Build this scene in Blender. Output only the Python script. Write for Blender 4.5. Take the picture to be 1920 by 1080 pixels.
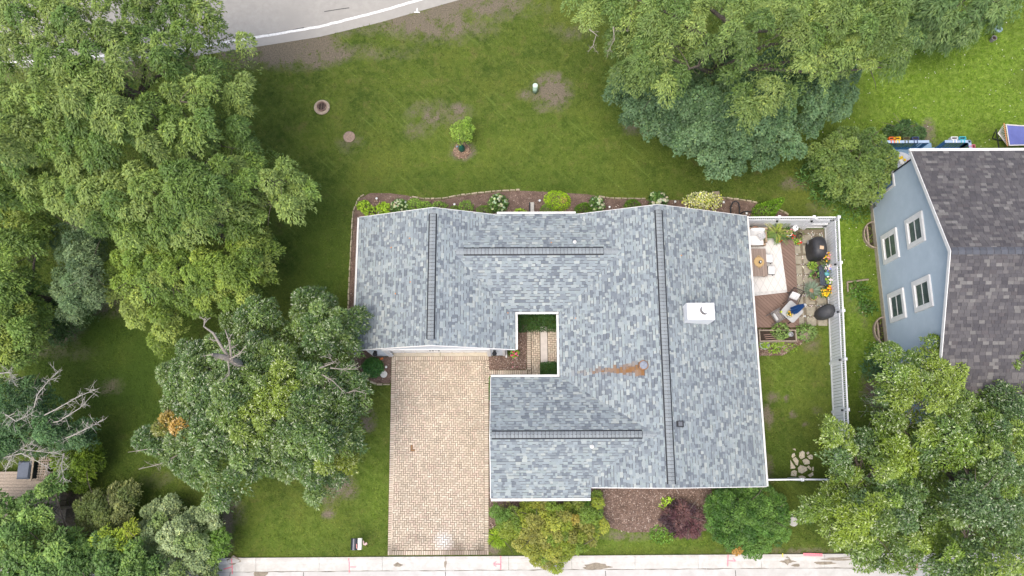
import bpy, bmesh, math, random
import numpy as np
from mathutils import Vector, Matrix
rnd = random.Random(7); RS = np.random.RandomState(11)
scn = bpy.context.scene
for o in list(bpy.data.objects): bpy.data.objects.remove(o)
COL = scn.collection
R_ = math.radians
# ---------------------------------------------------------------- camera
FPX, TILT, ROLL, HC = 1470.0, 0.222, -0.0044, 39.5
cF = np.array([0, math.sin(TILT), -math.cos(TILT)]); u0 = np.array([0, math.cos(TILT), math.sin(TILT)]); r0 = np.array([1., 0, 0])
cR = math.cos(ROLL)*r0 + math.sin(ROLL)*u0; cU = -math.sin(ROLL)*r0 + math.cos(ROLL)*u0
cam = bpy.data.cameras.new('camera'); cam.sensor_width = 36; cam.lens = 36*FPX/1920; cam.clip_end = 2000; cam.clip_start = .5
camo = bpy.data.objects.new('camera', cam); COL.objects.link(camo)
camo.matrix_world = Matrix(((cR[0], cU[0], -cF[0], 0), (cR[1], cU[1], -cF[1], 0), (cR[2], cU[2], -cF[2], HC), (0, 0, 0, 1)))
scn.camera = camo
scn.render.resolution_x, scn.render.resolution_y = 1024, 576
# ---------------------------------------------------------------- sky, sun, exposure
SUN_EL, SUN_AZ = R_(72), R_(218)          # azimuth clockwise from north (+Y)
world = bpy.data.worlds.new('World'); scn.world = world; world.use_nodes = True
wn = world.node_tree; wn.nodes.clear()
sky = wn.nodes.new('ShaderNodeTexSky'); sky.sky_type = 'NISHITA'; sky.sun_disc = False
sky.sun_elevation = SUN_EL; sky.sun_rotation = SUN_AZ; sky.air_density = .8; sky.dust_density = 4.0; sky.ozone_density = .6
bg = wn.nodes.new('ShaderNodeBackground'); bg.inputs['Strength'].default_value = .15
wo = wn.nodes.new('ShaderNodeOutputWorld')
wn.links.new(sky.outputs[0], bg.inputs[0]); wn.links.new(bg.outputs[0], wo.inputs[0])
sl = bpy.data.lights.new('sun', 'SUN'); sl.energy = 1.3; sl.angle = R_(45); sl.color = (1, .97, .885)
so = bpy.data.objects.new('sun', sl); COL.objects.link(so); so.location = (0, 0, 60)
sd = Vector((math.sin(SUN_AZ)*math.cos(SUN_EL), math.cos(SUN_AZ)*math.cos(SUN_EL), math.sin(SUN_EL)))
so.rotation_euler = (-sd).to_track_quat('-Z', 'Y').to_euler()
vs = scn.view_settings; vs.view_transform = 'Standard'; vs.look = 'None'; vs.gamma = 1; vs.exposure = 0.84; vs.use_curve_mapping = False
scn.render.engine = 'CYCLES'
scn.cycles.max_bounces = 6; scn.cycles.diffuse_bounces = 3; scn.cycles.transmission_bounces = 4

# ================================================================ helpers
def G(px, py, z=0.0):
    "ground-survey helper: world x, y of a photo pixel for a point known to be at height z"
    d = cF + (px-960)/FPX*cR - (py-540)/FPX*cU
    k = (HC-z)/-d[2]
    return float(d[0]*k), float(d[1]*k)
def G3(px, py, z=0.0):
    x, y = G(px, py, z); return (x, y, z)
def GV(px, py, z):
    d = cF[None]+((px-960)/FPX)[:, None]*cR[None]-((py-540)/FPX)[:, None]*cU[None]
    k = (HC-z)/-d[:, 2]
    return np.stack([d[:, 0]*k, d[:, 1]*k, z], 1)
def wl(o):
    v = Vector((0, 0, 0))
    while o is not None: v = v+o.location; o = o.parent
    return v
def tag(o, label=None, cat=None, group=None, kind=None):
    if label: o['label'] = label
    if cat: o['category'] = cat
    if group: o['group'] = group
    if kind: o['kind'] = kind
    return o
def thing(name, loc, label, cat, group=None):
    o = bpy.data.objects.new(name, None); COL.objects.link(o); o.location = loc; o.empty_display_size = .2
    return tag(o, label, cat, group)
def link(me, name, parent=None, loc=None, rot=None):
    o = bpy.data.objects.new(name, me); COL.objects.link(o)
    if parent is not None: o.parent = parent
    if loc is not None: o.location = Vector(loc)-(wl(parent) if parent is not None else Vector((0, 0, 0)))
    if rot is not None: o.rotation_euler = rot
    return o
class MB:
    "collects shapes in world coordinates; build() links them as ONE mesh object"
    def __init__(s): s.v = []; s.f = []; s.c = []
    def add(s, vs, fs, col=None):
        n = len(s.v); s.v += [tuple(map(float, p)) for p in vs]; s.f += [tuple(n+i for i in q) for q in fs]
        s.c += [col]*len(vs); return s
    def box(s, x0, x1, y0, y1, z0, z1, col=None):
        return s.add([(x0,y0,z0),(x1,y0,z0),(x1,y1,z0),(x0,y1,z0),(x0,y0,z1),(x1,y0,z1),(x1,y1,z1),(x0,y1,z1)],
                     [(0,3,2,1),(4,5,6,7),(0,1,5,4),(1,2,6,5),(2,3,7,6),(3,0,4,7)], col)
    def ob(s, c, sz, rz=0, col=None, tilt=0, bev=0):
        "box centred at c, size sz, turned by rz (optionally tilted about its own x axis); bev insets the top"
        hx, hy, hz = sz[0]/2, sz[1]/2, sz[2]/2; out = []
        for (x, y, z) in [(-hx,-hy,-hz),(hx,-hy,-hz),(hx,hy,-hz),(-hx,hy,-hz),(-hx+bev,-hy+bev,hz),(hx-bev,-hy+bev,hz),(hx-bev,hy-bev,hz),(-hx+bev,hy-bev,hz)]:
            y, z = y*math.cos(tilt)-z*math.sin(tilt), y*math.sin(tilt)+z*math.cos(tilt)
            out.append((c[0]+x*math.cos(rz)-y*math.sin(rz), c[1]+x*math.sin(rz)+y*math.cos(rz), c[2]+z))
        return s.add(out, [(0,3,2,1),(4,5,6,7),(0,1,5,4),(1,2,6,5),(2,3,7,6),(3,0,4,7)], col)
    def prism(s, poly, z0, z1, col=None):
        n = len(poly); a = sum(poly[i][0]*poly[(i+1)%n][1]-poly[(i+1)%n][0]*poly[i][1] for i in range(n))
        if a < 0: poly = poly[::-1]
        return s.add([(x,y,z0) for x,y in poly]+[(x,y,z1) for x,y in poly],
            [tuple(range(n-1,-1,-1)), tuple(range(n,2*n))]+[(i,(i+1)%n,n+(i+1)%n,n+i) for i in range(n)], col)
    def tube(s, path, rad, n=6, col=None):
        P = [Vector(p) for p in path]; rr = rad if isinstance(rad, (list, tuple)) else [rad]*len(P); vs = []; fs = []
        for i, p in enumerate(P):
            d = (P[min(i+1, len(P)-1)]-P[max(i-1, 0)]).normalized()
            a = d.cross(Vector((0, 0, 1)) if abs(d.z) < .9 else Vector((1, 0, 0))).normalized(); b = d.cross(a)
            for k in range(n):
                t = 2*math.pi*k/n; q = p+(a*math.cos(t)+b*math.sin(t))*rr[i]; vs.append(q[:])
        for i in range(len(P)-1):
            for k in range(n): fs.append((i*n+k, i*n+(k+1)%n, (i+1)*n+(k+1)%n, (i+1)*n+k))
        fs += [tuple(range(n)), tuple((len(P)-1)*n+k for k in range(n-1, -1, -1))]
        return s.add(vs, fs, col)
    def lathe(s, c, prof, n=16, col=None, sx=1, sy=1, rz=0):
        vs = []; fs = []; m = len(prof)
        for (r, z) in prof:
            for k in range(n):
                t = 2*math.pi*k/n; x, y = r*math.cos(t)*sx, r*math.sin(t)*sy
                vs.append((c[0]+x*math.cos(rz)-y*math.sin(rz), c[1]+x*math.sin(rz)+y*math.cos(rz), c[2]+z))
        for i in range(m-1):
            for k in range(n): fs.append((i*n+k, i*n+(k+1)%n, (i+1)*n+(k+1)%n, (i+1)*n+k))
        if prof[0][0] > 1e-4: fs.append(tuple(range(n-1, -1, -1)))
        if prof[-1][0] > 1e-4: fs.append(tuple((m-1)*n+k for k in range(n)))
        return s.add(vs, fs, col)
    def dot(s, c, r, col=None, sz=1.):
        x, y, z = c; k = .7*r
        vs = [(x,y,z+r*sz)]+[(x+r*math.cos(t*math.pi/3), y+r*math.sin(t*math.pi/3), z+.25*r*sz*(1 if t%2 else -.3)) for t in range(6)]+[(x,y,z-r*sz)]
        return s.add(vs, [(0,1+t,1+(t+1)%6) for t in range(6)]+[(7,1+(t+1)%6,1+t) for t in range(6)], col)
    def cushion(s, c, sz, rz=0, tilt=0, n=8, puff=.35, col=None):
        "pillow shape: superellipse in plan, bulging thickness"
        vs = []; fs = []
        for side in (1, -1):
            for i in range(n+1):
                for j in range(n+1):
                    a, b = 2*i/n-1, 2*j/n-1
                    t = (1-abs(a)**4)**.5*(1-abs(b)**4)**.5
                    x, y = a*sz[0]/2*(1-.06*b*b), b*sz[1]/2*(1-.06*a*a); z = side*sz[2]/2*((1-puff)*min(1, t*3)+puff*t)
                    y, z = y*math.cos(tilt)-z*math.sin(tilt), y*math.sin(tilt)+z*math.cos(tilt)
                    vs.append((c[0]+x*math.cos(rz)-y*math.sin(rz), c[1]+x*math.sin(rz)+y*math.cos(rz), c[2]+z))
        for sd_ in (0, 1):
            o = sd_*(n+1)**2
            for i in range(n):
                for j in range(n):
                    q = (o+i*(n+1)+j, o+(i+1)*(n+1)+j, o+(i+1)*(n+1)+j+1, o+i*(n+1)+j+1); fs.append(q if sd_ == 0 else q[::-1])
        return s.add(vs, fs, col)
    def mesh(s, name, mat, off=(0, 0, 0), smooth=False):
        me = bpy.data.meshes.new(name)
        me.from_pydata([(a-off[0], b-off[1], c-off[2]) for a, b, c in s.v], [], s.f)
        if any(c is not None for c in s.c):
            at = me.attributes.new('Col', 'FLOAT_COLOR', 'POINT')
            at.data.foreach_set('color', np.array([(c or (.5, .5, .5))[:3]+(1.,) for c in s.c], dtype=np.float32).ravel())
        me.materials.append(mat)
        if smooth: me.polygons.foreach_set('use_smooth', [True]*len(me.polygons))
        me.update(); return me
    def build(s, name, mat, parent=None, loc=None, smooth=False):
        off = wl(parent) if parent is not None else Vector(loc if loc is not None else (0, 0, 0))
        o = bpy.data.objects.new(name, s.mesh(name, mat, off, smooth)); COL.objects.link(o)
        if parent is not None: o.parent = parent
        else: o.location = off
        return o
def npmesh(name, V, nper, mat, col=None, attrs=None):
    "numpy mesh: V is (n*nper, 3), every nper vertices one face"
    n = len(V)//nper; me = bpy.data.meshes.new(name)
    me.vertices.add(len(V)); me.vertices.foreach_set('co', V.astype(np.float32).ravel())
    me.loops.add(len(V)); me.loops.foreach_set('vertex_index', np.arange(len(V), dtype=np.int32))
    me.polygons.add(n); me.polygons.foreach_set('loop_start', np.arange(0, len(V), nper, dtype=np.int32))
    try: me.polygons.foreach_set('loop_total', np.full(n, nper, dtype=np.int32))
    except Exception: pass
    if col is not None:
        a = me.attributes.new('Col', 'FLOAT_COLOR', 'POINT')
        c4 = np.ones((len(V), 4), np.float32); c4[:, :3] = np.repeat(col, nper, 0); a.data.foreach_set('color', c4.ravel())
    for k, v in (attrs or {}).items():
        a = me.attributes.new(k, 'FLOAT', 'POINT'); a.data.foreach_set('value', np.repeat(v, nper).astype(np.float32))
    me.materials.append(mat); me.update(calc_edges=True); me.validate()
    return me
def addnp(name, V, nper, mat, col=None, parent=None, loc=None, attrs=None):
    off = np.array(wl(parent) if parent is not None else (loc if loc is not None else (0, 0, 0)))
    o = bpy.data.objects.new(name, npmesh(name, V-off, nper, mat, col, attrs)); COL.objects.link(o)
    if parent is not None: o.parent = parent
    else: o.location = off
    return o
def nrm(a): return a/np.maximum(np.linalg.norm(a, axis=1, keepdims=True), 1e-6)
_T = np.random.RandomState(3).rand(256, 256)
def vnoise(x, y, sc=1., seed=0):
    x = np.asarray(x)/sc+seed*17.3; y = np.asarray(y)/sc+seed*31.7
    i, j = np.floor(x).astype(int), np.floor(y).astype(int); a, b = x-i, y-j
    a = a*a*(3-2*a); b = b*b*(3-2*b); t = lambda p, q: _T[p % 256, q % 256]
    return (t(i, j)*(1-a)+t(i+1, j)*a)*(1-b)+(t(i, j+1)*(1-a)+t(i+1, j+1)*a)*b
def fnoise(x, y, sc=1., seed=0): return .55*vnoise(x, y, sc, seed)+.3*vnoise(x, y, sc*.45, seed+5)+.15*vnoise(x, y, sc*.2, seed+9)
def inpoly(x, y, poly):
    r = np.zeros(len(x), bool); n = len(poly)
    for i in range(n):
        x1, y1 = poly[i]; x2, y2 = poly[(i+1) % n]
        c = ((y1 > y) != (y2 > y)) & (x < (x2-x1)*(y-y1)/((y2-y1) if y2 != y1 else 1e-9)+x1); r ^= c
    return r
def polydist(x, y, poly):
    d = np.full(len(x), 1e9); n = len(poly)
    for i in range(n):
        x1, y1 = poly[i]; x2, y2 = poly[(i+1) % n]; dx, dy = x2-x1, y2-y1
        t = np.clip(((x-x1)*dx+(y-y1)*dy)/(dx*dx+dy*dy+1e-9), 0, 1)
        d = np.minimum(d, np.hypot(x-x1-t*dx, y-y1-t*dy))
    return d
# ---------------------------------------------------------------- materials
def newmat(name):
    m = bpy.data.materials.new(name); m.use_nodes = True; nt = m.node_tree; nt.nodes.clear()
    out = nt.nodes.new('ShaderNodeOutputMaterial'); b = nt.nodes.new('ShaderNodeBsdfPrincipled')
    nt.links.new(b.outputs[0], out.inputs[0]); return m, nt, b, out
def mixc(nt, fac, a, b, mode='MIX'):
    n = nt.nodes.new('ShaderNodeMix'); n.data_type = 'RGBA'; n.blend_type = mode
    for i, v in ((0, fac), (6, a), (7, b)):
        if isinstance(v, (tuple, list)): n.inputs[i].default_value = tuple(v)[:3]+(1,)
        elif isinstance(v, (int, float)): n.inputs[i].default_value = v
        else: nt.links.new(v, n.inputs[i])
    return n.outputs[2]
def noise(nt, scale, detail=3, rough=.6, vec=None):
    n = nt.nodes.new('ShaderNodeTexNoise'); n.inputs['Scale'].default_value = scale; n.inputs['Detail'].default_value = detail; n.inputs['Roughness'].default_value = rough
    if vec is None:
        g = nt.nodes.new('ShaderNodeNewGeometry'); vec = g.outputs['Position']
    nt.links.new(vec, n.inputs['Vector']); return n.outputs[0]
def ramp(nt, fac, lo, hi):
    n = nt.nodes.new('ShaderNodeMapRange'); n.inputs[1].default_value = lo; n.inputs[2].default_value = hi; nt.links.new(fac, n.inputs[0]); return n.outputs[0]
def bumpn(nt, b, h, strength, dist=.02):
    n = nt.nodes.new('ShaderNodeBump'); n.inputs['Strength'].default_value = strength; n.inputs['Distance'].default_value = dist
    nt.links.new(h, n.inputs['Height']); nt.links.new(n.outputs[0], b.inputs['Normal'])
def M(name, col, rough=.7, var=.18, scale=9, bump=0, spec=.3, metal=0, col2=None, scale2=None):
    m, nt, b, _ = newmat(name)
    lo = tuple(c*(1-var) for c in col); hi = col2 or tuple(min(1, c*(1+var)) for c in col)
    n = noise(nt, scale, 4, .65); c = mixc(nt, ramp(nt, n, .3, .7), lo, hi)
    if scale2: c = mixc(nt, ramp(nt, noise(nt, scale2, 3), .35, .75), c, tuple(x*(1-var*.8) for x in col))
    nt.links.new(c, b.inputs['Base Color']); b.inputs['Roughness'].default_value = rough; b.inputs['Metallic'].default_value = metal; b.inputs['Specular IOR Level'].default_value = spec
    if bump: bumpn(nt, b, noise(nt, scale*4, 3), bump)
    return m
def MA(name, rough=.8, var=.15, scale=20, spec=.25, trans=0, bump=0, sheen=None):
    "colour from the mesh's own colour attribute, broken up by fine noise"
    m, nt, b, out = newmat(name)
    a = nt.nodes.new('ShaderNodeAttribute'); a.attribute_name = 'Col'
    n = ramp(nt, noise(nt, scale, 3), .3, .7)
    g = mixc(nt, n, (1-var,)*3, (1+var,)*3); c = mixc(nt, 1., a.outputs[0], g, 'MULTIPLY')
    nt.links.new(c, b.inputs['Base Color']); b.inputs['Roughness'].default_value = rough; b.inputs['Specular IOR Level'].default_value = spec
    if bump: bumpn(nt, b, noise(nt, scale*3, 3), bump)
    if trans:
        t = nt.nodes.new('ShaderNodeBsdfTranslucent'); nt.links.new(mixc(nt, 1., c, (1.25, 1.15, .5), 'MULTIPLY'), t.inputs[0])
        mx = nt.nodes.new('ShaderNodeMixShader'); mx.inputs[0].default_value = trans
        nt.links.new(b.outputs[0], mx.inputs[1]); nt.links.new(t.outputs[0], mx.inputs[2]); nt.links.new(mx.outputs[0], out.inputs[0])
    return m
m_leaf = MA('foliage_matte', .5, .12, 3, .35, .16)
m_gloss = MA('foliage_glossy', .27, .12, 3, .75, .13)
m_flower = MA('petals', .7, .08, 30, .2, .12)
m_bark = M('bark', (.12, .10, .08), .9, .35, 14, .5)
m_dead = M('dead_wood', (.30, .265, .225), .9, .3, 14, .4)
m_white = M('white_vinyl', (.80, .81, .82), .42, .05, 3, 0, .4)
m_trim = M('white_trim_paint', (.78, .77, .75), .5, .07, 4, 0, .35)
m_siding = M('pale_grey_siding', (.62, .66, .70), .6, .05, 5)
m_shingle = MA('asphalt_shingle_granules', .92, .2, 60, .15, 0, .35)
m_deckroof = M('dark_felt', (.10, .105, .115), .95, .2, 20)  # dark deck, shows as the shingles' dark bands at setback tabs
m_dark = M('black_plastic', (.022, .024, .028), .6, .3, 20)
m_metal = M('galvanised_metal', (.42, .43, .45), .45, .15, 12, 0, .5, .6)
m_conc = M('concrete', (.50, .48, .44), .9, .14, 5, .25, .2, 0, None, 1.1)
m_brick = MA('clay_paver', .85, .14, 28, .2, 0, .3)
m_mulch = M('bark_mulch', (.18, .122, .095), .97, .5, 30, 1.0, .1, 0, (.30, .215, .175), 2.2)
m_chip = MA('bark_chip', .95, .2, 20)
m_soil = M('potting_soil', (.05, .036, .027), .97, .4, 40, 1.0)
m_wood = M('weathered_wood', (.34, .28, .22), .85, .3, 16, .4)
m_stone = M('limestone', (.60, .53, .41), .9, .2, 10, .5)
m_terra = M('clay_pot', (.36, .22, .14), .8, .2, 12, .2)
m_black = M('dark_grey_vinyl_cover', (.035, .036, .04), .5, .3, 5, .25, .4)
# ---------------------------------------------------------------- foliage
def leafverts(C, D, N, L, W):
    D = nrm(D); N = nrm(N-D*(N*D).sum(1, keepdims=True)); S = np.cross(D, N); L = L[:, None]; W = W[:, None]
    V = np.empty((len(C), 4, 3)); V[:, 0] = C; V[:, 1] = C+D*L*.45+S*W*.5+N*W*.18; V[:, 2] = C+D*L-N*W*.1; V[:, 3] = C+D*L*.45-S*W*.5+N*W*.18
    return V.reshape(-1, 3)
def tuftleaves(T, O, Rt, n, L, W, cols, droop=.35, spread=1., flat=.55):
    "leaves of many tufts at once: T tuft centres, O outward directions, Rt radii, n leaves each"
    k = len(T); idx = np.repeat(np.arange(k), n); m = len(idx); g = RS.normal(size=(m, 3))
    d = nrm(nrm(g)+O[idx]*.75); r = Rt[idx]*RS.rand(m)**.45
    C = T[idx]+d*r[:, None]*np.array([1, 1, flat])*spread
    D = nrm(d*.8+RS.normal(size=(m, 3))*.45+np.array([0, 0, -droop])); N = np.array([[0, 0, .9]])+d*.45+RS.normal(size=(m, 3))*.4
    Ls = L*(.7+.6*RS.rand(m)); Ws = W*(.7+.6*RS.rand(m))
    cols = np.array(cols); tc = cols[RS.randint(len(cols), size=k)]*(.78+.44*RS.rand(k, 1)); c = tc[idx]*(.8+.4*RS.rand(m, 1))
    return leafverts(C, D, N, Ls, Ws), np.clip(c, 0, 1), idx
def canopy(poly, ztop, zedge, dens, lp, seed, Rt=.45, lump=1.1, lsc=1.7, gap=.3, soft=2.2, patches=(), cols=None, dome=1.35, jag=.6, edge=.5, under=.26, nrnd=.27):
    "crown surveyed by its outline: domed boughs of radiating leaves with creases and holes between; returns verts, colours, bough centres"
    P = np.array(poly, float); x0, y0 = P.min(0); x1, y1 = P.max(0); ns = np.random.RandomState(seed)
    msc = (HC-(ztop+zedge)/2)/FPX; n = int((x1-x0)*(y1-y0)*msc*msc/(Rt*Rt)*9); px = ns.uniform(x0, x1, n); py = ns.uniform(y0, y1, n)
    d = polydist(px, py, poly)*msc; inn = inpoly(px, py, poly); ok = inn & (d > Rt*edge); px, py, d = px[ok], py[ok], d[ok]
    keep = []; cell = {}; sp = Rt*1.22/msc                         # Poisson-disk bough centres
    for i in range(len(px)):
        k = (int(px[i]//sp), int(py[i]//sp)); good = True
        for a in (-1, 0, 1):
            for b in (-1, 0, 1):
                for q in cell.get((k[0]+a, k[1]+b), ()):
                    if (px[q]-px[i])**2+(py[q]-py[i])**2 < sp*sp: good = False; break
                if not good: break
            if not good: break
        if good: keep.append(i); cell.setdefault(k, []).append(i)
    px, py, d = px[keep], py[keep], d[keep]; k = len(px)
    z = zedge+(ztop-zedge)*(1-np.exp(-d/soft)); a, b = px*msc, py*msc
    z = z+(fnoise(a, b, lsc*1.2, seed)-.5)*2.6*lump+ns.normal(size=k)*Rt*.5; hole = fnoise(a, b, lsc*.75, seed+40) < gap
    R = Rt*(.75+.55*ns.rand(k))
    zl = z-(.7+1.3*ns.rand(k))*max(.45, lump)                       # sparser lower storey seen through the creases
    lay_px = np.concatenate([px[~hole], px]); lay_py = np.concatenate([py[~hole], py]); lz = np.maximum(np.concatenate([z[~hole], zl]), .3)
    lR = np.concatenate([R[~hole], R*1.05]); wt = lR**2*np.concatenate([np.ones((~hole).sum()), np.full(k, under)])
    T = GV(lay_px, lay_py, lz); area = inn.sum()/max(1, n)*(x1-x0)*(y1-y0)*msc*msc; m = int(area*dens)
    idx = ns.choice(len(T), m, p=wt/wt.sum()); an = ns.rand(m)*6.2832
    rag = 1-jag*.5+jag*1.2*vnoise(np.cos(an)*1.9+idx*3.7, np.sin(an)*1.9+idx*1.3, .8, seed)
    rr = np.sqrt(ns.rand(m))*rag; r = lR[idx]*rr; rad = np.stack([np.cos(an), np.sin(an), np.zeros(m)], 1)
    C = T[idx]+rad*r[:, None]; fine = vnoise(C[:, 0], C[:, 1], Rt*.42, seed+3)
    C[:, 2] += lR[idx]*dome*(.45-rr**2*.95)+(fine-.5)*Rt*.8-ns.exponential(.16, m)*lR[idx]
    D = rad*(.2+.75*rr[:, None])+ns.normal(size=(m, 3))*.5+np.array([0, 0, -lp[2].get('droop', .3)]); N = np.array([[0, 0, 1.]])+rad*rr[:, None]*.45+ns.normal(size=(m, 3))*nrnd
    cols = np.array(cols); bc = cols[ns.randint(len(cols), size=len(T))]*(.82+.36*ns.rand(len(T), 1)); c = bc[idx]*(.74+.52*ns.rand(m, 1)); yl = (ns.rand(m) < .12)[:, None]; c = np.where(yl, c*np.array([1.45, 1.3, 1.1]), c)
    for (qx, qy, qr, qc) in patches:
        w = np.clip(1.6-np.hypot(lay_px-qx, lay_py-qy)/qr*1.3, 0, 1)*(ns.rand(len(T)) < .85); w = w[idx][:, None]; c = c*(1-w)+np.array(qc)*w*(.75+.5*ns.rand(m, 1))
    V = leafverts(C, D, N, lp[0]*(.6+.7*ns.rand(m)), lp[1]*(.7+.6*ns.rand(m)))
    return V, np.clip(c*LEAFK, 0, 1), T[:max(1, (~hole).sum())]
LEAFK = 1.22
def branch(mb, a, b, r0, r1, bend=.15, n=5, sides=6):
    a, b = Vector(a), Vector(b); L = (b-a).length; pts = []
    off = Vector((rnd.uniform(-1, 1), rnd.uniform(-1, 1), rnd.uniform(.2, 1)))*bend*L
    for i in range(n+1):
        t = i/n; p = a.lerp(b, t)+off*4*t*(1-t)*.5
        if 0 < i < n: p += Vector((rnd.uniform(-1, 1), rnd.uniform(-1, 1), rnd.uniform(-1, 1)))*L*.02
        pts.append(p[:])
    mb.tube(pts, [r0+(r1-r0)*i/n for i in range(n+1)], sides); return pts
def tree(name, label, cat, poly, ztop, zedge, cols, seed, dens=1300, leaf=(.15, .06, {}), mat=None, limbs=10, tr=.2, base=None, group=None, bark=None, **kw):
    V, c, T = canopy(poly, ztop, zedge, dens, leaf, seed, cols=cols, **kw)
    V[:, 2] = np.maximum(V[:, 2], .03)
    cx, cy = base or (float(np.median(T[:, 0])), float(np.median(T[:, 1])))
    root = thing(name, (cx, cy, 0), label, cat, group)
    addnp('crown', V, 4, mat or m_leaf, c, root)
    mb = MB(); h = zedge+(ztop-zedge)*.25
    top = (cx+rnd.uniform(-.3, .3), cy+rnd.uniform(-.3, .3), h)
    mb.tube([(cx, cy, -.05), (cx, cy, .25), (cx+.05, cy, h*.4), top], [tr*1.45, tr*1.05, tr*.85, tr*.4], 9)
    mb.build('trunk', bark or m_bark, root, smooth=True)
    for i in range(limbs):
        t = T[rnd.randrange(len(T))]; k = rnd.uniform(.45, .95); mb = MB()
        s = (cx+(top[0]-cx)*k, cy+(top[1]-cy)*k, h*k)
        pts = branch(mb, s, (t[0], t[1], t[2]-.15), tr*.42, .018, .12, 6)
        for q in range(5):
            e = Vector(pts[rnd.choice([3, 4, 5])]); v = Vector((rnd.uniform(-1, 1), rnd.uniform(-1, 1), rnd.uniform(0, .8)))*rnd.uniform(.5, 1.3)
            branch(mb, e, e+v, .025, .008, .15, 3, 4)
        mb.build('limb', bark or m_bark, root, smooth=True)
    return root
def blob(c, rx, ry, h, n, L, W, cols, shape='dome', rz=0, droop=.2, jit=.12, lean=(0, 0)):
    "leaves over a shrub body standing at c on the ground"
    g = nrm(RS.normal(size=(n, 3)))
    if shape == 'cone':
        t = 1-np.sqrt(RS.rand(n)); a = RS.rand(n)*6.283; rr = (1-t)**.8*(.9+.2*RS.rand(n))
        p = np.stack([rr*np.cos(a)*rx, rr*np.sin(a)*ry, t*h], 1); o = nrm(np.stack([np.cos(a), np.sin(a), np.full(n, .35)], 1))
    elif shape == 'box':
        p = RS.uniform(-1, 1, (n, 3)); ax = RS.choice(3, n, p=[.22, .22, .56]); sg = np.where(RS.rand(n) < .5, -1., 1.)
        o = np.zeros((n, 3))
        for i in range(3):
            k = ax == i; s = np.ones(k.sum()) if i == 2 else sg[k]; p[k, i] = s*(1-.12*RS.rand(k.sum())); o[k, i] = s
        p = p*np.array([rx, ry, h/2])+np.array([0, 0, h/2])
    else:
        g[:, 2] = np.abs(g[:, 2]) if shape == 'dome' else g[:, 2]
        r = 1-jit*2*RS.rand(n)**1.5; nz = .86+.28*fnoise(g[:, 0]*2+c[0]*3, g[:, 1]*2+g[:, 2]+c[1]*3, .55, 2)
        p = g*(r*nz)[:, None]*np.array([rx, ry, h if shape == 'dome' else h/2]); o = g
        if shape == 'ball': p[:, 2] += h/2
    x, y = p[:, 0].copy(), p[:, 1].copy(); p[:, 0] = x*math.cos(rz)-y*math.sin(rz)+lean[0]*p[:, 2]; p[:, 1] = x*math.sin(rz)+y*math.cos(rz)+lean[1]*p[:, 2]
    C = p+np.array([c]); C[:, 2] = np.maximum(C[:, 2], c[2]+.03)
    D = o*.5+RS.normal(size=(n, 3))*.6+np.array([0, 0, -droop]); N = o+np.array([0, 0, .5])+RS.normal(size=(n, 3))*.35
    cols = np.array(cols); cl = 1.4*cols[RS.randint(len(cols), size=n)]*(.7+.6*RS.rand(n, 1))*(.8+.4*fnoise(C[:, 0], C[:, 1]+C[:, 2]*.7, .35, 6))[:, None]*1.0
    V = leafverts(C, D, N, L*(.7+.6*RS.rand(n)), W*(.7+.6*RS.rand(n))); V[:, 2] = np.maximum(V[:, 2], c[2]+.01)
    return V, np.clip(cl, 0, 1)
def shrub(name, label, cat, c, rx, ry, h, n, leaf, cols, shape='dome', mat=None, group=None, heads=None, stems=3, **kw):
    rx, ry = rx*1.12, ry*1.12; n = int(n*1.3); root = thing(name, c, label, cat, group)
    V, cl = blob(c, rx, ry, h, n, leaf[0], leaf[1], cols, shape, **kw)
    addnp('foliage', V, 4, mat or m_leaf, cl, root)
    mb = MB(); lean = kw.get('lean', (0, 0))
    for i in range(stems):
        a = i*6.283/stems+.4; e = .45
        mb.tube([(c[0], c[1], c[2]-.02), (c[0]+rx*e*math.cos(a)*.5+lean[0]*h*.4, c[1]+ry*e*math.sin(a)*.5+lean[1]*h*.4, c[2]+h*.4), (c[0]+rx*e*math.cos(a)+lean[0]*h*.7, c[1]+ry*e*math.sin(a)+lean[1]*h*.7, c[2]+h*.7)], [.025, .018, .008], 5)
    mb.build('stem', m_bark, root)
    if heads:
        cnt, r, hc, single = heads; hb = MB()
        for i in range(cnt):
            g = Vector((rnd.gauss(0, 1), rnd.gauss(0, 1), abs(rnd.gauss(0, 1))+.25)).normalized()
            p = (c[0]+g.x*rx*1.0, c[1]+g.y*ry*1.0, c[2]+g.z*h*1.02); col = tuple(x*rnd.uniform(.8, 1.1) for x in (hc if not isinstance(hc[0], tuple) else rnd.choice(hc)))
            if single: hb = MB()
            for q in range(9 if r > .06 else 4):
                k = r*.6; hb.dot((p[0]+rnd.uniform(-k, k), p[1]+rnd.uniform(-k, k), p[2]+rnd.uniform(-k, k)*.6), r*.55, tuple(min(1, x*rnd.uniform(.85, 1.1)) for x in col))
            if single: hb.build('flower_head', m_flower, root)
        if not single: tag(hb.build('flower_heads', m_flower, root), kind='stuff')
    return root
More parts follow.
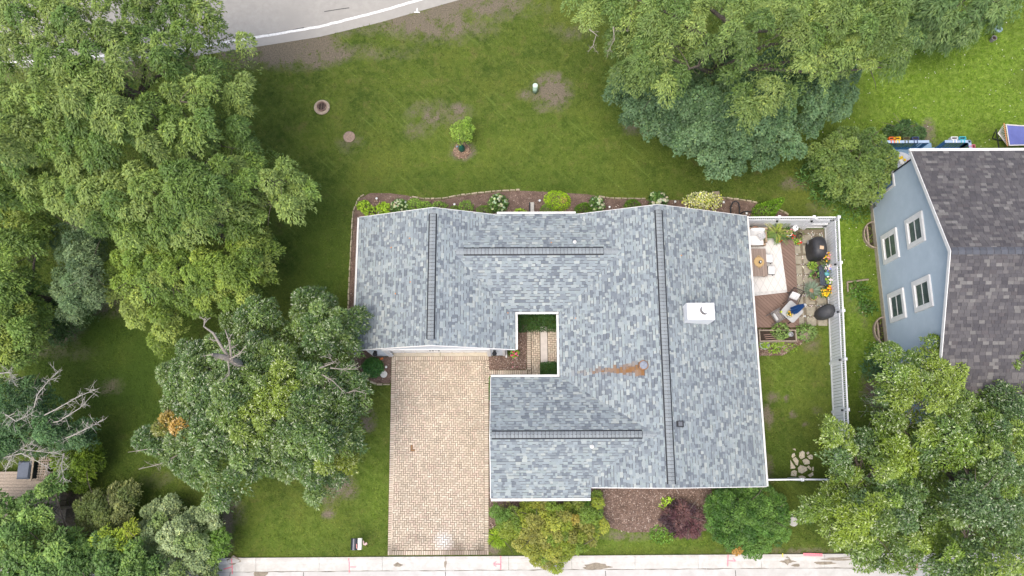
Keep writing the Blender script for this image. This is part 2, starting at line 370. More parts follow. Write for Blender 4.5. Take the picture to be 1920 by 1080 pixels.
# ================================================================ SETTING
# outlines in metres (x east, y north, origin below the camera)
BED_N = [(-8.3, 5.65), (-7.9, 4.95), (-7.45, 4.4), (-6.95, 4.05), (-6.12, 4.02), (-6.12, 5.38), (-6.95, 5.38), (-6.95, 11.4), (11.2, 11.4), (12.0, 11.9), (14.9, 12.1), (14.55, 12.8), (13.4, 13.3),
         (12.45, 13.55), (10.9, 13.74), (9.63, 13.62), (7.37, 13.66), (5.39, 13.7), (3.98, 13.98), (2.29, 14.1), (.45, 14.2), (-.83, 14.12), (-2.81, 13.9), (-3.65, 13.72), (-4.79, 13.72), (-5.5, 13.95), (-6.4, 14.08), (-7.5, 14.1), (-8.05, 13.8), (-8.32, 13.0), (-8.38, 9.0)]
DRIVE = [(-6.11, 5.38), (-6.02, -4.2), (-1.17, -4.2), (-1.19, 3.98), (-1.19, 5.38)]
BED_COURT = [(.2, 7.0), (.75, 7.0), (.72, 4.68), (-1.17, 4.68), (-1.17, 5.38), (.2, 5.38)]
WALK = [(-1.17, 4.0), (1.42, 4.0), (1.42, 6.72), (.74, 6.72), (.74, 4.66), (-1.17, 4.66)]
BED_S = [(3.3, -.6), (9.6, -.6), (9.75, -1.9), (9.6, -3.0), (8.9, -3.25), (7.5, -3.15), (5.6, -3.2), (4.4, -2.9), (3.6, -2.6), (-.9, -2.9), (-1.1, -1.0), (-.6, -.9)]
ROAD_EDGE = [(-60, 20.2), (-36, 20.9), (-29, 21.35), (-22, 21.75), (-17.5, 22.15), (-14.15, 22.7), (-10.63, 23.3), (-7.4, 24.15), (-2.78, 25.6), (2, 27.6), (8, 30.6), (20, 38), (60, 66)]
PATIO = [(14.6, 12.0), (16.4, 12.0), (16.2, 6.95), (14.45, 6.9)]
DECK = [(11.3, 12.02), (14.72, 12.02), (14.58, 6.75), (11.2, 6.75)]
KX = lambda x: -4.27+.0022*(x-1)
FOOT = [[(-7.3, 5.4), (-7.3, 11.7), (11.3, 11.7), (11.3, -.7), (-.8, -1.2), (-.8, 4.2), (2, 4.2), (2, 6.9), (0, 6.9), (0, 5.4)]]
NOGRASS = FOOT+[BED_N, DRIVE, BED_COURT, WALK, BED_S, PATIO, DECK, [(18.9, 3.3), (30, 3.3), (30, 14), (18.9, 13.2)], [(-60, -40), (60, -40), (60, -4.2), (-60, -4.4)],
    ROAD_EDGE+[(60, 80), (-60, 80)], [(11.2, 6.8), (14.9, 6.8), (14.9, 5.9), (11.2, 5.5)]]
# ---- bare earth, dry and lush grass (marks with a shape of their own), then painted shade: (px, py, rx_m, ry_m, strength)
DIRT = [(1035, 172, .85, .85, 1.25), (1020, 190, .5, .6, .8), (820, 215, 1.5, .7, .62), (860, 205, .5, .35, .7), (780, 245, .8, .5, .5), (866, 283, .55, .42, 1.), (560, 105, 2.1, .7, .8), (500, 100, 1.6, .7, .7), (830, 50, 2.6, .9, .6), (930, 10, 2.5, .8, .6),
    (655, 270, .7, .5, .5), (985, 178, .4, .3, .7), (200, 725, .9, .45, .42), (90, 660, 2.6, .6, .28), (120, 620, 1.0, .8, .5), (690, 790, .35, .5, .9), (680, 770, .4, .3, .7), (640, 915, .7, .5, .7), (620, 935, .5, .3, .6), (615, 965, .25, .18, .8), (425, 1000, .35, 1.3, .9), (440, 960, .5, .7, .6),
    (1200, 240, .9, .35, .8), (1490, 345, .7, .35, .7), (1540, 390, .7, .4, .5), (1742, 250, .4, .7, .9), (1475, 747, .14, .12, 1.0), (1486, 778, .16, .14, 1.), (1510, 795, .12, .1, .8), (1450, 745, .3, .25, .5), (1440, 780, .2, .5, .8), (1520, 640, .4, .6, .75), (1530, 770, .3, .2, .5), (1440, 880, .3, .6, .7), (1180, 1003, 1.4, .25, .6), (1450, 420, 1.4, .3, .3),
    (1600, 560, .5, .9, .5), (1640, 730, .6, .8, .8), (1620, 600, .2, .5, .4), (1470, 1035, 3.0, .18, .55), (700, 100, 3, .5, .35), (1060, 60, 1.2, .5, .4), (300, 900, .8, .4, .4), (925, 1030, .25, .35, .9), (200, 560, 2, .8, .6), (122, 950, .6, .9, 1.2), (130, 985, .8, .5, .9)]
LUSH = [(1800, 150, 9, 5.5, 1.15), (1650, 260, 4, 4, .9), (1600, 480, 1.4, 6.5, 1.0), (1610, 640, 1.4, 4, .9), (1470, 700, 1.2, 2, .25), (1200, 1010, 4, .6, .5), (700, 900, 1.2, 3, .35), (560, 1000, 3, 1.2, .25), (1000, 280, 8, 2.5, .15)]
SHADE = [(220, 700, 6.0, 5.5, .9), (600, 470, 1.8, 4.5, .7), (1000, 345, 8, .8, .35), (480, 850, 2.5, 1.5, .5), (1460, 860, 1.6, 1.8, .4), (1520, 940, 1.4, 1.2, .5), (1220, 200, 2.5, 1.5, .4)]   # house and tree shade painted into the lawn colour
def vc(c, a=.9, b=1.1): k = rnd.uniform(a, b); return tuple(v*k for v in c)
def field(x, y, lst, seed, edge=.55):
    f = np.zeros(len(x))
    for (px, py, rx, ry, s) in lst:
        cx, cy = G(px, py); k = 1.3 if edge < 1 else 1.; d = np.hypot((x-cx)/rx/k, (y-cy)/ry/k); f = np.maximum(f, s*np.clip(1.35-d, 0, 1))
    n = .5*fnoise(x, y, edge, seed)+.5*fnoise(x, y, edge*.3, seed+3) if edge < 1 else fnoise(x, y, edge, seed); return np.clip(f*(.35+1.3*n), 0, 1) if edge >= 1 else np.clip(f*(-.55+3.0*n), 0, 1)
def roadside(x, y):
    e = np.interp(x, [p[0] for p in ROAD_EDGE], [p[1] for p in ROAD_EDGE]); d = e-y
    return np.clip(1-d/(1.0+1.6*fnoise(x, y, 2.2, 21)), 0, 1)*(-.3+1.9*fnoise(x, y, .9, 22)*(.5+fnoise(x, y, .25, 23)))
xs = np.concatenate([[-400, -200, -100, -60, -40], np.linspace(-32, 32, 330), [40, 60, 100, 200, 400]])
ys = np.concatenate([[-400, -200, -100, -50, -20], np.linspace(-9, 31, 210), [40, 60, 100, 200, 400]])
GX, GY = np.meshgrid(xs, ys); gx, gy = GX.ravel(), GY.ravel()
me = bpy.data.meshes.new('lawn'); nx, ny = len(xs), len(ys)
ii = (np.arange(ny-1)[:, None]*nx+np.arange(nx-1)[None]).ravel()
me.from_pydata(np.stack([gx, gy, np.zeros(len(gx))], 1).tolist(), [], np.stack([ii, ii+1, ii+nx+1, ii+nx], 1).tolist())
def gattrs(x, y):
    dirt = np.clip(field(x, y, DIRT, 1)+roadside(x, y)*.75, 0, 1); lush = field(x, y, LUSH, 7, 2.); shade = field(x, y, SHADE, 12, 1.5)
    return dict(dirt=dirt, lush=lush, fine=shade)  # fine carries the painted shade mask
for k, v in gattrs(gx, gy).items():
    a = me.attributes.new(k, 'FLOAT', 'POINT'); a.data.foreach_set('value', v.astype(np.float32))
def grass_mat(name, tuft):
    m, nt, b, out = newmat(name); A = lambda n: (lambda q: (setattr(q, 'attribute_name', n), q)[1])(nt.nodes.new('ShaderNodeAttribute')).outputs['Fac']
    g = nt.nodes.new('ShaderNodeNewGeometry'); P = g.outputs['Position']
    c = mixc(nt, ramp(nt, noise(nt, .55, 4, .6, P), .35, .66), (.047, .080, .011), (.094, .136, .019))
    c = mixc(nt, ramp(nt, noise(nt, 2.6, 4, .65, P), .42, .70), c, (.112, .145, .028))
    c = mixc(nt, ramp(nt, noise(nt, 1.1, 5, .75, P), .54, .74), c, (.128, .122, .040))
    c = mixc(nt, ramp(nt, noise(nt, .23, 3, .6, P), .50, .68), c, (.112, .142, .024))
    c = mixc(nt, ramp(nt, noise(nt, 5.5, 5, .75, P), .52, .70), c, (.050, .080, .014))
    mp = nt.nodes.new('ShaderNodeMapping'); mp.inputs['Scale'].default_value = (.16, 3.2, 1); m0 = nt.nodes.new('ShaderNodeMapping'); m0.inputs['Rotation'].default_value = (0, 0, R_(44)); nt.links.new(P, m0.inputs[0]); nt.links.new(m0.outputs[0], mp.inputs[0])
    c = mixc(nt, ramp(nt, noise(nt, 1.6, 2, .5, mp.outputs[0]), .62, .76), c, (.125, .175, .035))        # mower tracks
    c = mixc(nt, A('fine'), c, (.046, .082, .011))  # painted shade: grass colour darkened by the mask
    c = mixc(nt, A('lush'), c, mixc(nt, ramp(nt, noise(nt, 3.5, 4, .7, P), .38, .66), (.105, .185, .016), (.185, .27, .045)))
    f = ramp(nt, noise(nt, 26, 3, .7, P), .3, .7); c = mixc(nt, 1., c, mixc(nt, f, (.70,)*3, (1.28,)*3), 'MULTIPLY')
    if tuft:
        c = mixc(nt, 1., c, mixc(nt, A('v'), (.75,)*3, (1.45, 1.4, 1.3)), 'MULTIPLY')
    else:
        soil = mixc(nt, ramp(nt, noise(nt, 14, 4, .7, P), .3, .72), (.098, .082, .056), (.22, .186, .135))
        c = mixc(nt, ramp(nt, A('dirt'), .15, .75), c, soil); bumpn(nt, b, noise(nt, 45, 3, .7, P), .7, .03)
    nt.links.new(c, b.inputs['Base Color']); b.inputs['Roughness'].default_value = .8; b.inputs['Specular IOR Level'].default_value = .15
    return m
m_lawn = grass_mat('lawn_ground', False); m_tuft = grass_mat('grass_blades', True)
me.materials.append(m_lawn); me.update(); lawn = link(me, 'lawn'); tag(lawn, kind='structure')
# ---- grass blades
n = 330000; gx = RS.uniform(-29.5, 29.5, n); gy = RS.uniform(-4.25, 26.5, n); ok = np.ones(n, bool)
for p in NOGRASS: ok &= ~inpoly(gx, gy, p)
at = gattrs(gx, gy); ok &= RS.rand(n) > at['dirt']*1.1
gx, gy = gx[ok], gy[ok]; at = {k: v[ok] for k, v in at.items()}; n = len(gx)
hgt = (.035+.05*RS.rand(n))*(1+.5*at['lush']); th = RS.rand(n)*6.283; wd = .014+.016*RS.rand(n); tl = .9+.9*RS.rand(n)
b0 = np.stack([gx, gy, np.full(n, .002)], 1); s = np.stack([-np.sin(th)*wd, np.cos(th)*wd, np.zeros(n)], 1)
tip = b0+np.stack([np.cos(th)*hgt*tl, np.sin(th)*hgt*tl, hgt*.8], 1)
V = np.stack([b0-s, b0+s, tip], 1).reshape(-1, 3)
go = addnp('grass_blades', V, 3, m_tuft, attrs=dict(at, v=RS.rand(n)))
tag(go, 'short green lawn grass growing all round the house', 'grass', kind='stuff')
# ---- clover flowers in the neighbour's lawn
n = 420; cx = RS.uniform(16.3, 29, n); cy = RS.uniform(2, 25.5, n); ok = np.ones(n, bool)
for p in NOGRASS: ok &= ~inpoly(cx, cy, p)
cx, cy = cx[ok], cy[ok]; n = len(cx)
V = leafverts(np.stack([cx, cy, np.full(n, .07)], 1), RS.normal(size=(n, 3))*[1, 1, .1], np.tile([0, 0, 1.], (n, 1)), .035+.04*RS.rand(n), .03+.03*RS.rand(n))
tag(addnp('clover_flowers', V, 4, m_flower, np.tile([.75, .76, .68], (n, 1))), 'tiny white clover flowers dotted through the bright lawn', 'flowers', kind='stuff')
# ---- road to the north
m_asph = M('asphalt', (.355, .338, .305), .93, .10, 3, .25, .15, 0, None, .35)
rb = MB(); rb.add([(x, y, .012) for x, y in ROAD_EDGE]+[(x-4.5, y+15, .012) for x, y in ROAD_EDGE]+[(x, y, 0) for x, y in ROAD_EDGE], [(i, i+1, len(ROAD_EDGE)+i+1, len(ROAD_EDGE)+i) for i in range(len(ROAD_EDGE)-1)]+[(2*len(ROAD_EDGE)+i, 2*len(ROAD_EDGE)+i+1, i+1, i) for i in range(len(ROAD_EDGE)-1)])
road = tag(rb.build('road', m_asph), kind='structure')
def polyline_strip(pts, w, z):
    mb = MB(); L = []; Rr = []
    for i, p in enumerate(pts):
        a = Vector(pts[max(i-1, 0)]+(0,)); b = Vector(pts[min(i+1, len(pts)-1)]+(0,)); d = (b-a).normalized(); nn = Vector((-d.y, d.x, 0))
        L.append((p[0]+nn.x*w/2, p[1]+nn.y*w/2, z)); Rr.append((p[0]-nn.x*w/2, p[1]-nn.y*w/2, z))
    k = len(pts); mb.add(L+Rr, [(k+i, k+i+1, i+1, i) for i in range(k-1)]); return mb
def resample(pts, step):
    out = []
    for i in range(len(pts)-1):
        a, b = pts[i], pts[i+1]; L = math.dist(a, b); k = max(1, int(L/step))
        out += [(a[0]+(b[0]-a[0])*j/k, a[1]+(b[1]-a[1])*j/k) for j in range(k)]
    return out+[pts[-1]]
m_paint = M('worn_white_road_paint', (.74, .73, .70), .8, .22, 9, 0, .2)
line = resample([(x-.12, y+.62+.012*(x+10)*(x < -2)) for x, y in ROAD_EDGE[2:10]], .25)
line = [(x+rnd.uniform(-.01, .01), y+rnd.uniform(-.015, .015)) for x, y in line]
polyline_strip(line, .15, .017).build('edge_line', m_paint, road)
m_tar = M('tar_seal', (.07, .068, .066), .7, .3, 8)
polyline_strip(resample([G(488, 67), G(530, 60), G(570, 52)], .2), .05, .0165).build('tar_crack', m_tar, road)
polyline_strip(resample([G(608, 22), G(640, 17), G(655, 15)], .2), .05, .0165).build('tar_crack', m_tar, road)
mk = MB(); a = G(782, 23); mk.box(a[0]-.16, a[0]+.16, a[1]-.04, a[1]+.03, .012, .0165); mk.box(a[0]-.03, a[0]+.03, a[1], a[1]+.25, .0165, .018); mk.build('survey_mark', m_paint, road)
# ---- street and kerb to the south
m_street = M('pale_worn_concrete_street', (.50, .485, .455), .92, .12, 2.2, .2, .2, 0, (.60, .59, .57), .45)
st = MB(); st.add([(-70, -13, .006), (70, -13, .006), (70, KX(70)-.62, .006), (-70, KX(-70)-.62, .006)], [(0, 1, 2, 3)])
street = tag(st.build('street', m_street), kind='structure')
for px in (432, 570, 835, 1135, 1380):
    x = G(px, 1070)[0]; polyline_strip([(x+rnd.uniform(-.05, .05), -4.95-k*.8) for k in range(10)], .03, .0115).build('joint', m_tar, street)
gut = bpy.data.objects.new('kerb', None); COL.objects.link(gut); tag(gut, kind='structure')
m_kerb = M('kerb_concrete', (.54, .515, .475), .92, .16, 4, .3, .2, 0, (.64, .62, .58), 1.3)
kp = [(-.02, .0), (-.02, .105), (.10, .115), (.17, .10), (.27, .035), (.62, .02), (.62, .0)]     # rolled kerb and gutter section, southwards
def kerb_mesh(L):
    mb = MB(); k = len(kp); g = .006
    mb.add([(g, -a, z) for a, z in kp]+[(L-g, -a, z) for a, z in kp], [(i, k+i, k+i+1, i+1) for i in range(k-1)]+[tuple(range(k)), tuple(range(2*k-1, k-1, -1))])
    return mb.mesh('kerb_segment', m_kerb)
kx = -27.4; km = kerb_mesh(3.02)
while kx < 28:
    link(km, 'kerb_segment', gut, (kx, KX(kx), 0), (0, 0, .0022)); kx += 3.02
m_seam = M('silted_seam', (.17, .155, .125), .9, .4, 3)
for k in range(18):
    a = -27+k*3.02; q = [a+i*.1 for i in range(31)]; L = [(x, KX(x)-.625+.006*math.sin(x*7)+.5*w_, .0275) for x in q for w_ in [.008+.05*float(vnoise(x, 3, .5, 81))**2]]
    Rr = [(x, KX(x)-.625-.5*w_, .0275) for x in q for w_ in [.008+.07*float(vnoise(x, 9, .4, 82))**2]]
    MB().add(L+Rr, [(31+i, 32+i, i+1, i) for i in range(30)]).build('gutter_seam', m_seam, gut)
m_wet = M('damp_silt', (.25, .215, .165), .9, .3, 9, .3)
m_pink = M('pink_marking_paint', (.85, .24, .28), .8, .2, 14); m_yel = M('yellow_marking_paint', (.75, .58, .10), .8, .2, 14)
def flatblob(cx, cy, rx, ry, z, seed, n=26):
    return [(cx+rx*math.cos(t)*(.6+.8*float(vnoise(math.cos(t)*2+seed, math.sin(t)*2+seed, 1, seed))), cy+ry*math.sin(t)*(.6+.8*float(vnoise(math.cos(t)*2+seed+9, math.sin(t)*2, 1, seed))), z) for t in [6.283*i/n for i in range(n)]]
for i, (px, py, rx, ry) in enumerate([(746, 1059, .2, .10), (835, 1056, .06, .25), (1590, 1047, 1.2, .09), (1476, 1050, .12, .2), (1475, 1053, .35, .06), (1545, 1055, .5, .07), (1493, 1060, .2, .07), (1120, 1062, .7, .14), (440, 1050, .3, .2), (490, 1073, .3, .3)]):
    x, y = G(px, py); q = flatblob(x, y, rx, ry, 0, i); z = .028 if y > -4.87 else .0115
    zf = lambda yy: (np.interp(KX(x)-yy, [a for a, b in kp[1:6]], [b for a, b in kp[1:6]])+.005) if y > KX(x)-.6 else .0115
    MB().add([(a, b, float(zf(b))) for a, b, c in q], [tuple(range(len(q)))]).build('stain', m_wet, gut)
def kline(mat, p0, p1, w=.07):
    pts = resample([G(*p0), G(*p1)], .08); mb = polyline_strip([(x+rnd.uniform(-.008, .008), y) for x, y in pts], w, 0)
    mb.v = [(x, y, float(np.interp(KX(x)-y, [-9, -.02]+[a for a, b in kp[1:6]]+[.63, 3], [.09, .105]+[b for a, b in kp[1:6]]+[.02, .008])+.006)) for x, y, z in mb.v]
    mb.build('paint_mark', mat, gut)
for (a, b, w) in [((655, 1046), (655, 1074), .05), ((657, 1063), (668, 1063), .04), ((939, 1042), (939, 1068), .06), ((925, 1057), (938, 1058), .05), ((926, 1056), (931, 1052), .04), ((926, 1059), (931, 1062), .04), ((1364, 1040), (1364, 1062), .06), ((1365, 1051), (1379, 1052), .05), ((1379, 1052), (1373, 1046), .05), ((1505, 1039), (1540, 1040), .13), ((436, 1047), (436, 1076), .05), ((420, 1067), (435, 1063), .05), ((1719, 1056), (1719, 1070), .05)]:
    kline(m_pink, a, b, w)
kline(m_yel, (1466, 1037), (1466, 1044), .05)
# ---- mulch beds
m_edge = M('tan_edging_stone', (.40, .34, .24), .9, .35, 9, .5)
def bed(name, poly, h, nchip):
    mb = MB(); mb.prism(poly, -.02, h); o = tag(mb.build(name, m_mulch), kind='structure')
    P = np.array(poly); x = RS.uniform(P[:, 0].min(), P[:, 0].max(), nchip); y = RS.uniform(P[:, 1].min(), P[:, 1].max(), nchip); k = inpoly(x, y, poly)
    for f in FOOT: k &= ~inpoly(x, y, f)
    x, y = x[k], y[k]; n = len(x); cc = np.array([(.19, .122, .09), (.29, .205, .165), (.39, .30, .25), (.115, .076, .058), (.50, .43, .37)])[RS.choice(5, n, p=[.3, .32, .15, .18, .05])]*(.8+.4*RS.rand(n, 1))
    V = leafverts(np.stack([x, y, np.full(n, h+.004)], 1), RS.normal(size=(n, 3))*[1, 1, .25]+[0, 0, .12], np.tile([0, 0, 1.], (n, 1))+RS.normal(size=(n, 3))*.35, .05+.07*RS.rand(n), .02+.03*RS.rand(n))
    V[:, 2] = np.maximum(V[:, 2], h-.01)
    c = addnp('bark_chips', V, 4, m_chip, cc, o); tag(c, kind='stuff'); return o
bed('mulch_bed', BED_N, .05, 15000); bed('mulch_bed', BED_COURT, .05, 2500)
bed('mulch_bed', BED_S, .05, 9000); bed('mulch_bed', [(-1.16, 3.9), (-.75, 3.9), (-.75, -3.0), (-1.16, -3.0)], .045, 900)
bed('mulch_bed', [(11.3, 6.72), (14.9, 6.72), (14.9, 6.1), (13.7, 5.35), (11.3, 5.35)], .04, 2500)
# ---- stone edging of the beds: each stone a thing of its own kind under one edging
def edging(name, label, pts, w=.10, L=.34):
    root = thing(name, (pts[0][0], pts[0][1], 0), label, 'edging'); pts = resample(pts, .06); i = 0
    while i < len(pts)-3:
        k = int(rnd.uniform(.7, 1.25)*L/.06); j = min(i+k, len(pts)-1); a, b = Vector(pts[i]), Vector(pts[j]); c = (a+b)/2; d = b-a
        MB().ob((c.x, c.y, .045), (d.length-.03, w*rnd.uniform(.6, 1.15), .13+rnd.uniform(-.03, .02)), math.atan2(d.y, d.x)+rnd.uniform(-.08, .08), None, 0, .015).build('stone', m_edge, root); i = j
edging('stone_edging', 'row of tan edging stones curving round the bed west of the garage', [(-6.14, 3.97), (-6.9, 3.98), (-7.5, 4.36), (-7.95, 4.92), (-8.36, 5.62), (-8.42, 9.0), (-8.38, 13.0), (-8.1, 13.85), (-7.8, 14.02)])
edging('stone_edging', 'wavy row of tan edging stones between back lawn and mulch north of the house', [(-5.3, 13.9), (-4.79, 13.78), (-3.65, 13.78), (-2.81, 13.96), (-.83, 14.18), (.45, 14.25)])
edging('stone_edging', 'tan edging stones along the mulch behind the white hydrangea', [(4.6, 13.85), (5.39, 13.75), (7.1, 13.72)])
edging('stone_edging', 'short broken run of tan edging stones by the black hose', [(11.0, 13.8), (12.4, 13.6), (13.0, 13.46)])
edging('stone_edging', 'curved tan edging stone east of the leaning arborvitae', [(13.85, 13.2), (14.3, 13.0), (14.65, 12.75)])
# ---- driveway, walk and porch of clay pavers in herringbone
def paver_col(x, y):
    c = np.array(rnd.choice([(.54, .455, .355), (.56, .47, .37), (.50, .425, .335), (.54, .435, .35), (.585, .505, .405)]))*rnd.uniform(.86, 1.12)
    d = float(fnoise(np.array([x]), np.array([y]), 1.5, 51)[0]); c = c*(.86+.28*d)
    g = max(0, 1-abs(y+4.0)/.8)*max(0, float(vnoise(x, y, .6, 55))*2-.7); c = c*(1-.55*min(1, g))
    w = max(0, 1-math.hypot((x+3.35)/.55, (y+3.55)/.6)); return tuple(c*(1-w*.8)+np.array([.74, .72, .70])*w*.8)
def clip(poly, nx_, ny_, c):        # keep nx*x+ny*y <= c
    out = []
    for i in range(len(poly)):
        a, b = poly[i], poly[(i+1) % len(poly)]; da, db = nx_*a[0]+ny_*a[1]-c, nx_*b[0]+ny_*b[1]-c
        if da <= 0: out.append(a)
        if da*db < 0: t = da/(da-db); out.append((a[0]+(b[0]-a[0])*t, a[1]+(b[1]-a[1])*t))
    return out
def herring(x0, x1, y0, y1):
    u = .1055; pieces = []
    for i in range(int((x1-x0)/u)+6):
        for j in range(int((y1-y0)/u)+6):
            d = (i-j) % 4; bx, by = x0-.3+i*u, y0-.3+j*u
            if d == 0: r = (bx, bx+2*u, by, by+u)
            elif d == 3: r = (bx, bx+u, by, by+2*u)
            else: continue
            a, b, c, e = max(r[0], x0), min(r[1], x1), max(r[2], y0), min(r[3], y1)
            if b-a > .03 and e-c > .03: pieces.append(((a+b)/2, (c+e)/2, b-a, e-c))
    return pieces
def brickbox(mb, x, y, w, l, zt, col, j=.0075):
    h = .004; a, b = w/2-j, l/2-j; z0 = zt-.03; t = rnd.uniform(-.002, .002)
    mb.add([(x-a, y-b, z0), (x+a, y-b, z0), (x+a, y+b, z0), (x-a, y+b, z0), (x-a+h, y-b+h, zt+t), (x+a-h, y-b+h, zt), (x+a-h, y+b-h, zt-t), (x-a+h, y+b-h, zt)], [(4, 5, 6, 7), (0, 1, 5, 4), (1, 2, 6, 5), (2, 3, 7, 6), (3, 0, 4, 7)], col)
m_joint = M('mossy_joint_sand', (.10, .085, .055), .97, .5, 1.6, .3, .1, 0, (.19, .155, .105))
def paving(name, poly, zt, rects, single=0, edges=()):
    o = tag(MB().prism(poly, -.02, zt-.016).build(name, m_joint), kind='structure'); ps = [p for r in rects for p in herring(*r)]
    for (ax, ay, bx, by, inward) in edges:       # soldier course laid square to an edge
        L = math.hypot(bx-ax, by-ay); k = int(L/.1055); dx, dy = (bx-ax)/L, (by-ay)/L; nxx, nyy = (-dy*inward, dx*inward)
        for i in range(k):
            t = (i+.5)*L/k; cx, cy = ax+dx*t+nxx*.106, ay+dy*t+nyy*.106
            ps.append((cx, cy, .1055, .211, .004) if abs(dx) > abs(dy) else (cx, cy, .211, .1055, .004))
    ps.sort(key=lambda p: p[1]); mb = MB()
    for i, pc_ in enumerate(ps):
        x, y, w, l = pc_[:4]; zq = zt+(pc_[4] if len(pc_) > 4 else 0); c = paver_col(x, y)
        if math.hypot(x-G(772, 842)[0], y-G(772, 842)[1]) < .1: c = (.30, .17, .09)
        if i < single: b = MB(); brickbox(b, x, y, w, l, zq, c); b.build('brick', m_brick, o)
        else: brickbox(mb, x, y, w, l, zq, c)
    if mb.v: tag(mb.build('bricks', m_brick, o), kind='stuff')
    return o
drive = paving('driveway', DRIVE, .05, [(-5.90, -1.385, -3.985, 5.17), (-1.385, -1.165, 4.0, 5.17)], 300, [(-6.11, 5.3, -6.02, -4.0, 1), (-1.17, -4.0, -1.19, 3.98, 1), (-6.02, -4.2, -1.17, -4.2, 1), (-1.19, 5.38, -6.11, 5.38, 1)])
paving('walkway', WALK, .05, [(-1.16, .96, 4.01, 4.445), (.96, 1.41, 4.01, 6.50), (.75, .96, 4.45, 4.65)], 0, [(-1.17, 4.66, .74, 4.66, -1), (.74, 4.68, .74, 6.6, -1), (.74, 6.72, 1.4, 6.72, -1)])
porch = paving('porch', [(1.78, 4.95), (2.6, 4.95), (2.6, 6.75), (1.78, 6.75)], .2, [(1.79, 2.6, 4.96, 6.74)], 0)
MB().box(1.43, 1.775, 4.95, 6.85, 0, .2).build('step', M('pale_step_slab', (.55, .50, .46), .85, .1, 5, .2), porch)
apr = MB(); apr.box(-6.1, -3.665, 5.384, 5.62, 0, .055); apr.box(-3.64, -1.2, 5.384, 5.62, 0, .055); apr.build('door_apron', M('buff_concrete', (.52, .46, .36), .9, .12, 6), drive)
# ---- patio of square pavers in white pebbles
patio = tag(MB().prism(PATIO, -.02, .02).build('patio', M('sandy_gravel_bed', (.17, .145, .105), .95, .4, 30, .6)), kind='structure')
m_slab = M('concrete_paver', (.29, .265, .205), .9, .22, 9, .4)
for r in range(9):
    for c in range(3):
        x = 14.86+c*.58-.02*r+rnd.uniform(-.02, .02); y = 11.45-r*.545+rnd.uniform(-.02, .02)
        if x > 16.0-.08: continue
        MB().ob((x, y, .03), (.47, .44, .04), rnd.uniform(-.04, .04), None, 0, .01).build('paver', m_slab, patio)
n = 2600; x = RS.uniform(14.5, 16.3, n); y = RS.uniform(6.95, 11.9, n); k = inpoly(x, y, PATIO); x, y = x[k], y[k]
k = (vnoise(x, y, .5, 61) > .3); x, y = x[k], y[k]; pm = MB()
for a, b in zip(x, y):
    fx, fy = ((a-14.86+.29) % .58)-.29, ((11.45-b+.27) % .545)-.27
    if abs(fx) > .22 or abs(fy) > .205: pm.dot((a, b, .03), rnd.uniform(.012, .03), tuple(c*rnd.uniform(.8, 1.1) for c in rnd.choice([(.72, .7, .66), (.6, .57, .52), (.5, .46, .4)])), .6)
tag(pm.build('pebbles', m_chip, patio), kind='stuff')
# ---- flagstones set in the side lawn
flag = bpy.data.objects.new('flagstone_path', None); COL.objects.link(flag); flag.location = G3(1503, 870); tag(flag, kind='structure')
zz = lambda a, b: G(1390+a/3.6, 620+b/3.6, .03)
for q in [[(345, 832), (358, 825), (366, 843), (348, 860), (339, 850)], [(393, 822), (412, 810), (427, 820), (428, 855), (404, 868), (390, 850)], [(438, 825), (452, 816), (460, 826), (448, 838)], [(443, 848), (470, 835), (483, 845), (480, 868), (462, 868)], [(347, 866), (368, 853), (387, 878), (380, 910), (368, 905)], [(412, 875), (436, 863), (463, 880), (460, 900), (425, 904)],
          [(332, 872), (345, 895), (366, 922), (362, 930), (333, 932)], [(382, 925), (400, 907), (440, 920), (446, 942), (410, 965), (386, 955)], [(442, 920), (455, 909), (475, 930), (468, 942)], [(338, 950), (358, 940), (376, 950), (370, 985), (334, 980)], [(448, 975), (482, 955), (487, 975), (465, 990)], [(386, 982), (410, 978), (436, 988), (430, 998), (392, 996)], [(345, 798), (364, 796), (368, 810)], [(478, 925), (487, 918), (489, 945), (480, 948)]]:
    MB().prism([zz(*p) for p in q], -.02, .035).build('flagstone', m_stone, flag)
# ================================================================ THE HOUSE
SL, SLW = .385, .58
# roof planes: (x0, x1, y0, y1, height function, eave side)
PL = {
 'main_w': (2.22, 6.88, -1.0, 11.88, lambda x, y: 4.5-SL*(6.88-x), 'w'),
 'main_e': (6.88, 11.55, -1.0, 11.88, lambda x, y: 4.5-SL*(x-6.88), 'e'),
 'gar_w': (-7.48, -3.72, 5.33, 11.88, lambda x, y: 4.2-SL*(-3.72-x), 'w'),
 'gar_e': (-3.72, .15, 5.33, 11.88, lambda x, y: 4.2-SL*(x+3.72), 'e'),
 'link_n': (-2.9, 5.3, 9.83, 11.93, lambda x, y: 3.85-SL*(y-9.83), 'n'),
 'link_s': (-2.9, 5.3, 7.12, 9.83, lambda x, y: 3.85-SL*(9.83-y), 's'),
 'wing_n': (-1.0, 6.5, 1.3, 4.02, lambda x, y: 4.3-SLW*(y-1.3), 'n'),
 'wing_s': (-1.0, 3.53, -1.48, 1.3, lambda x, y: 4.3-SLW*(1.3-y), 's'),
 'wing_s2': (3.53, 6.5, -1.0, 1.3, lambda x, y: 4.3-SLW*(1.3-y), 's'),
}
def roofz(x, y, skip=None):
    z = -9
    for k, (a, b, c, d, f, e) in PL.items():
        if k != skip and a-1e-6 <= x <= b+1e-6 and c-1e-6 <= y <= d+1e-6: z = max(z, f(x, y))
    return z
house = thing('house', (2, 5, 0), 'L-shaped single-storey house with blue-grey shingle roof and paved courtyard', 'house')
wall = MB()
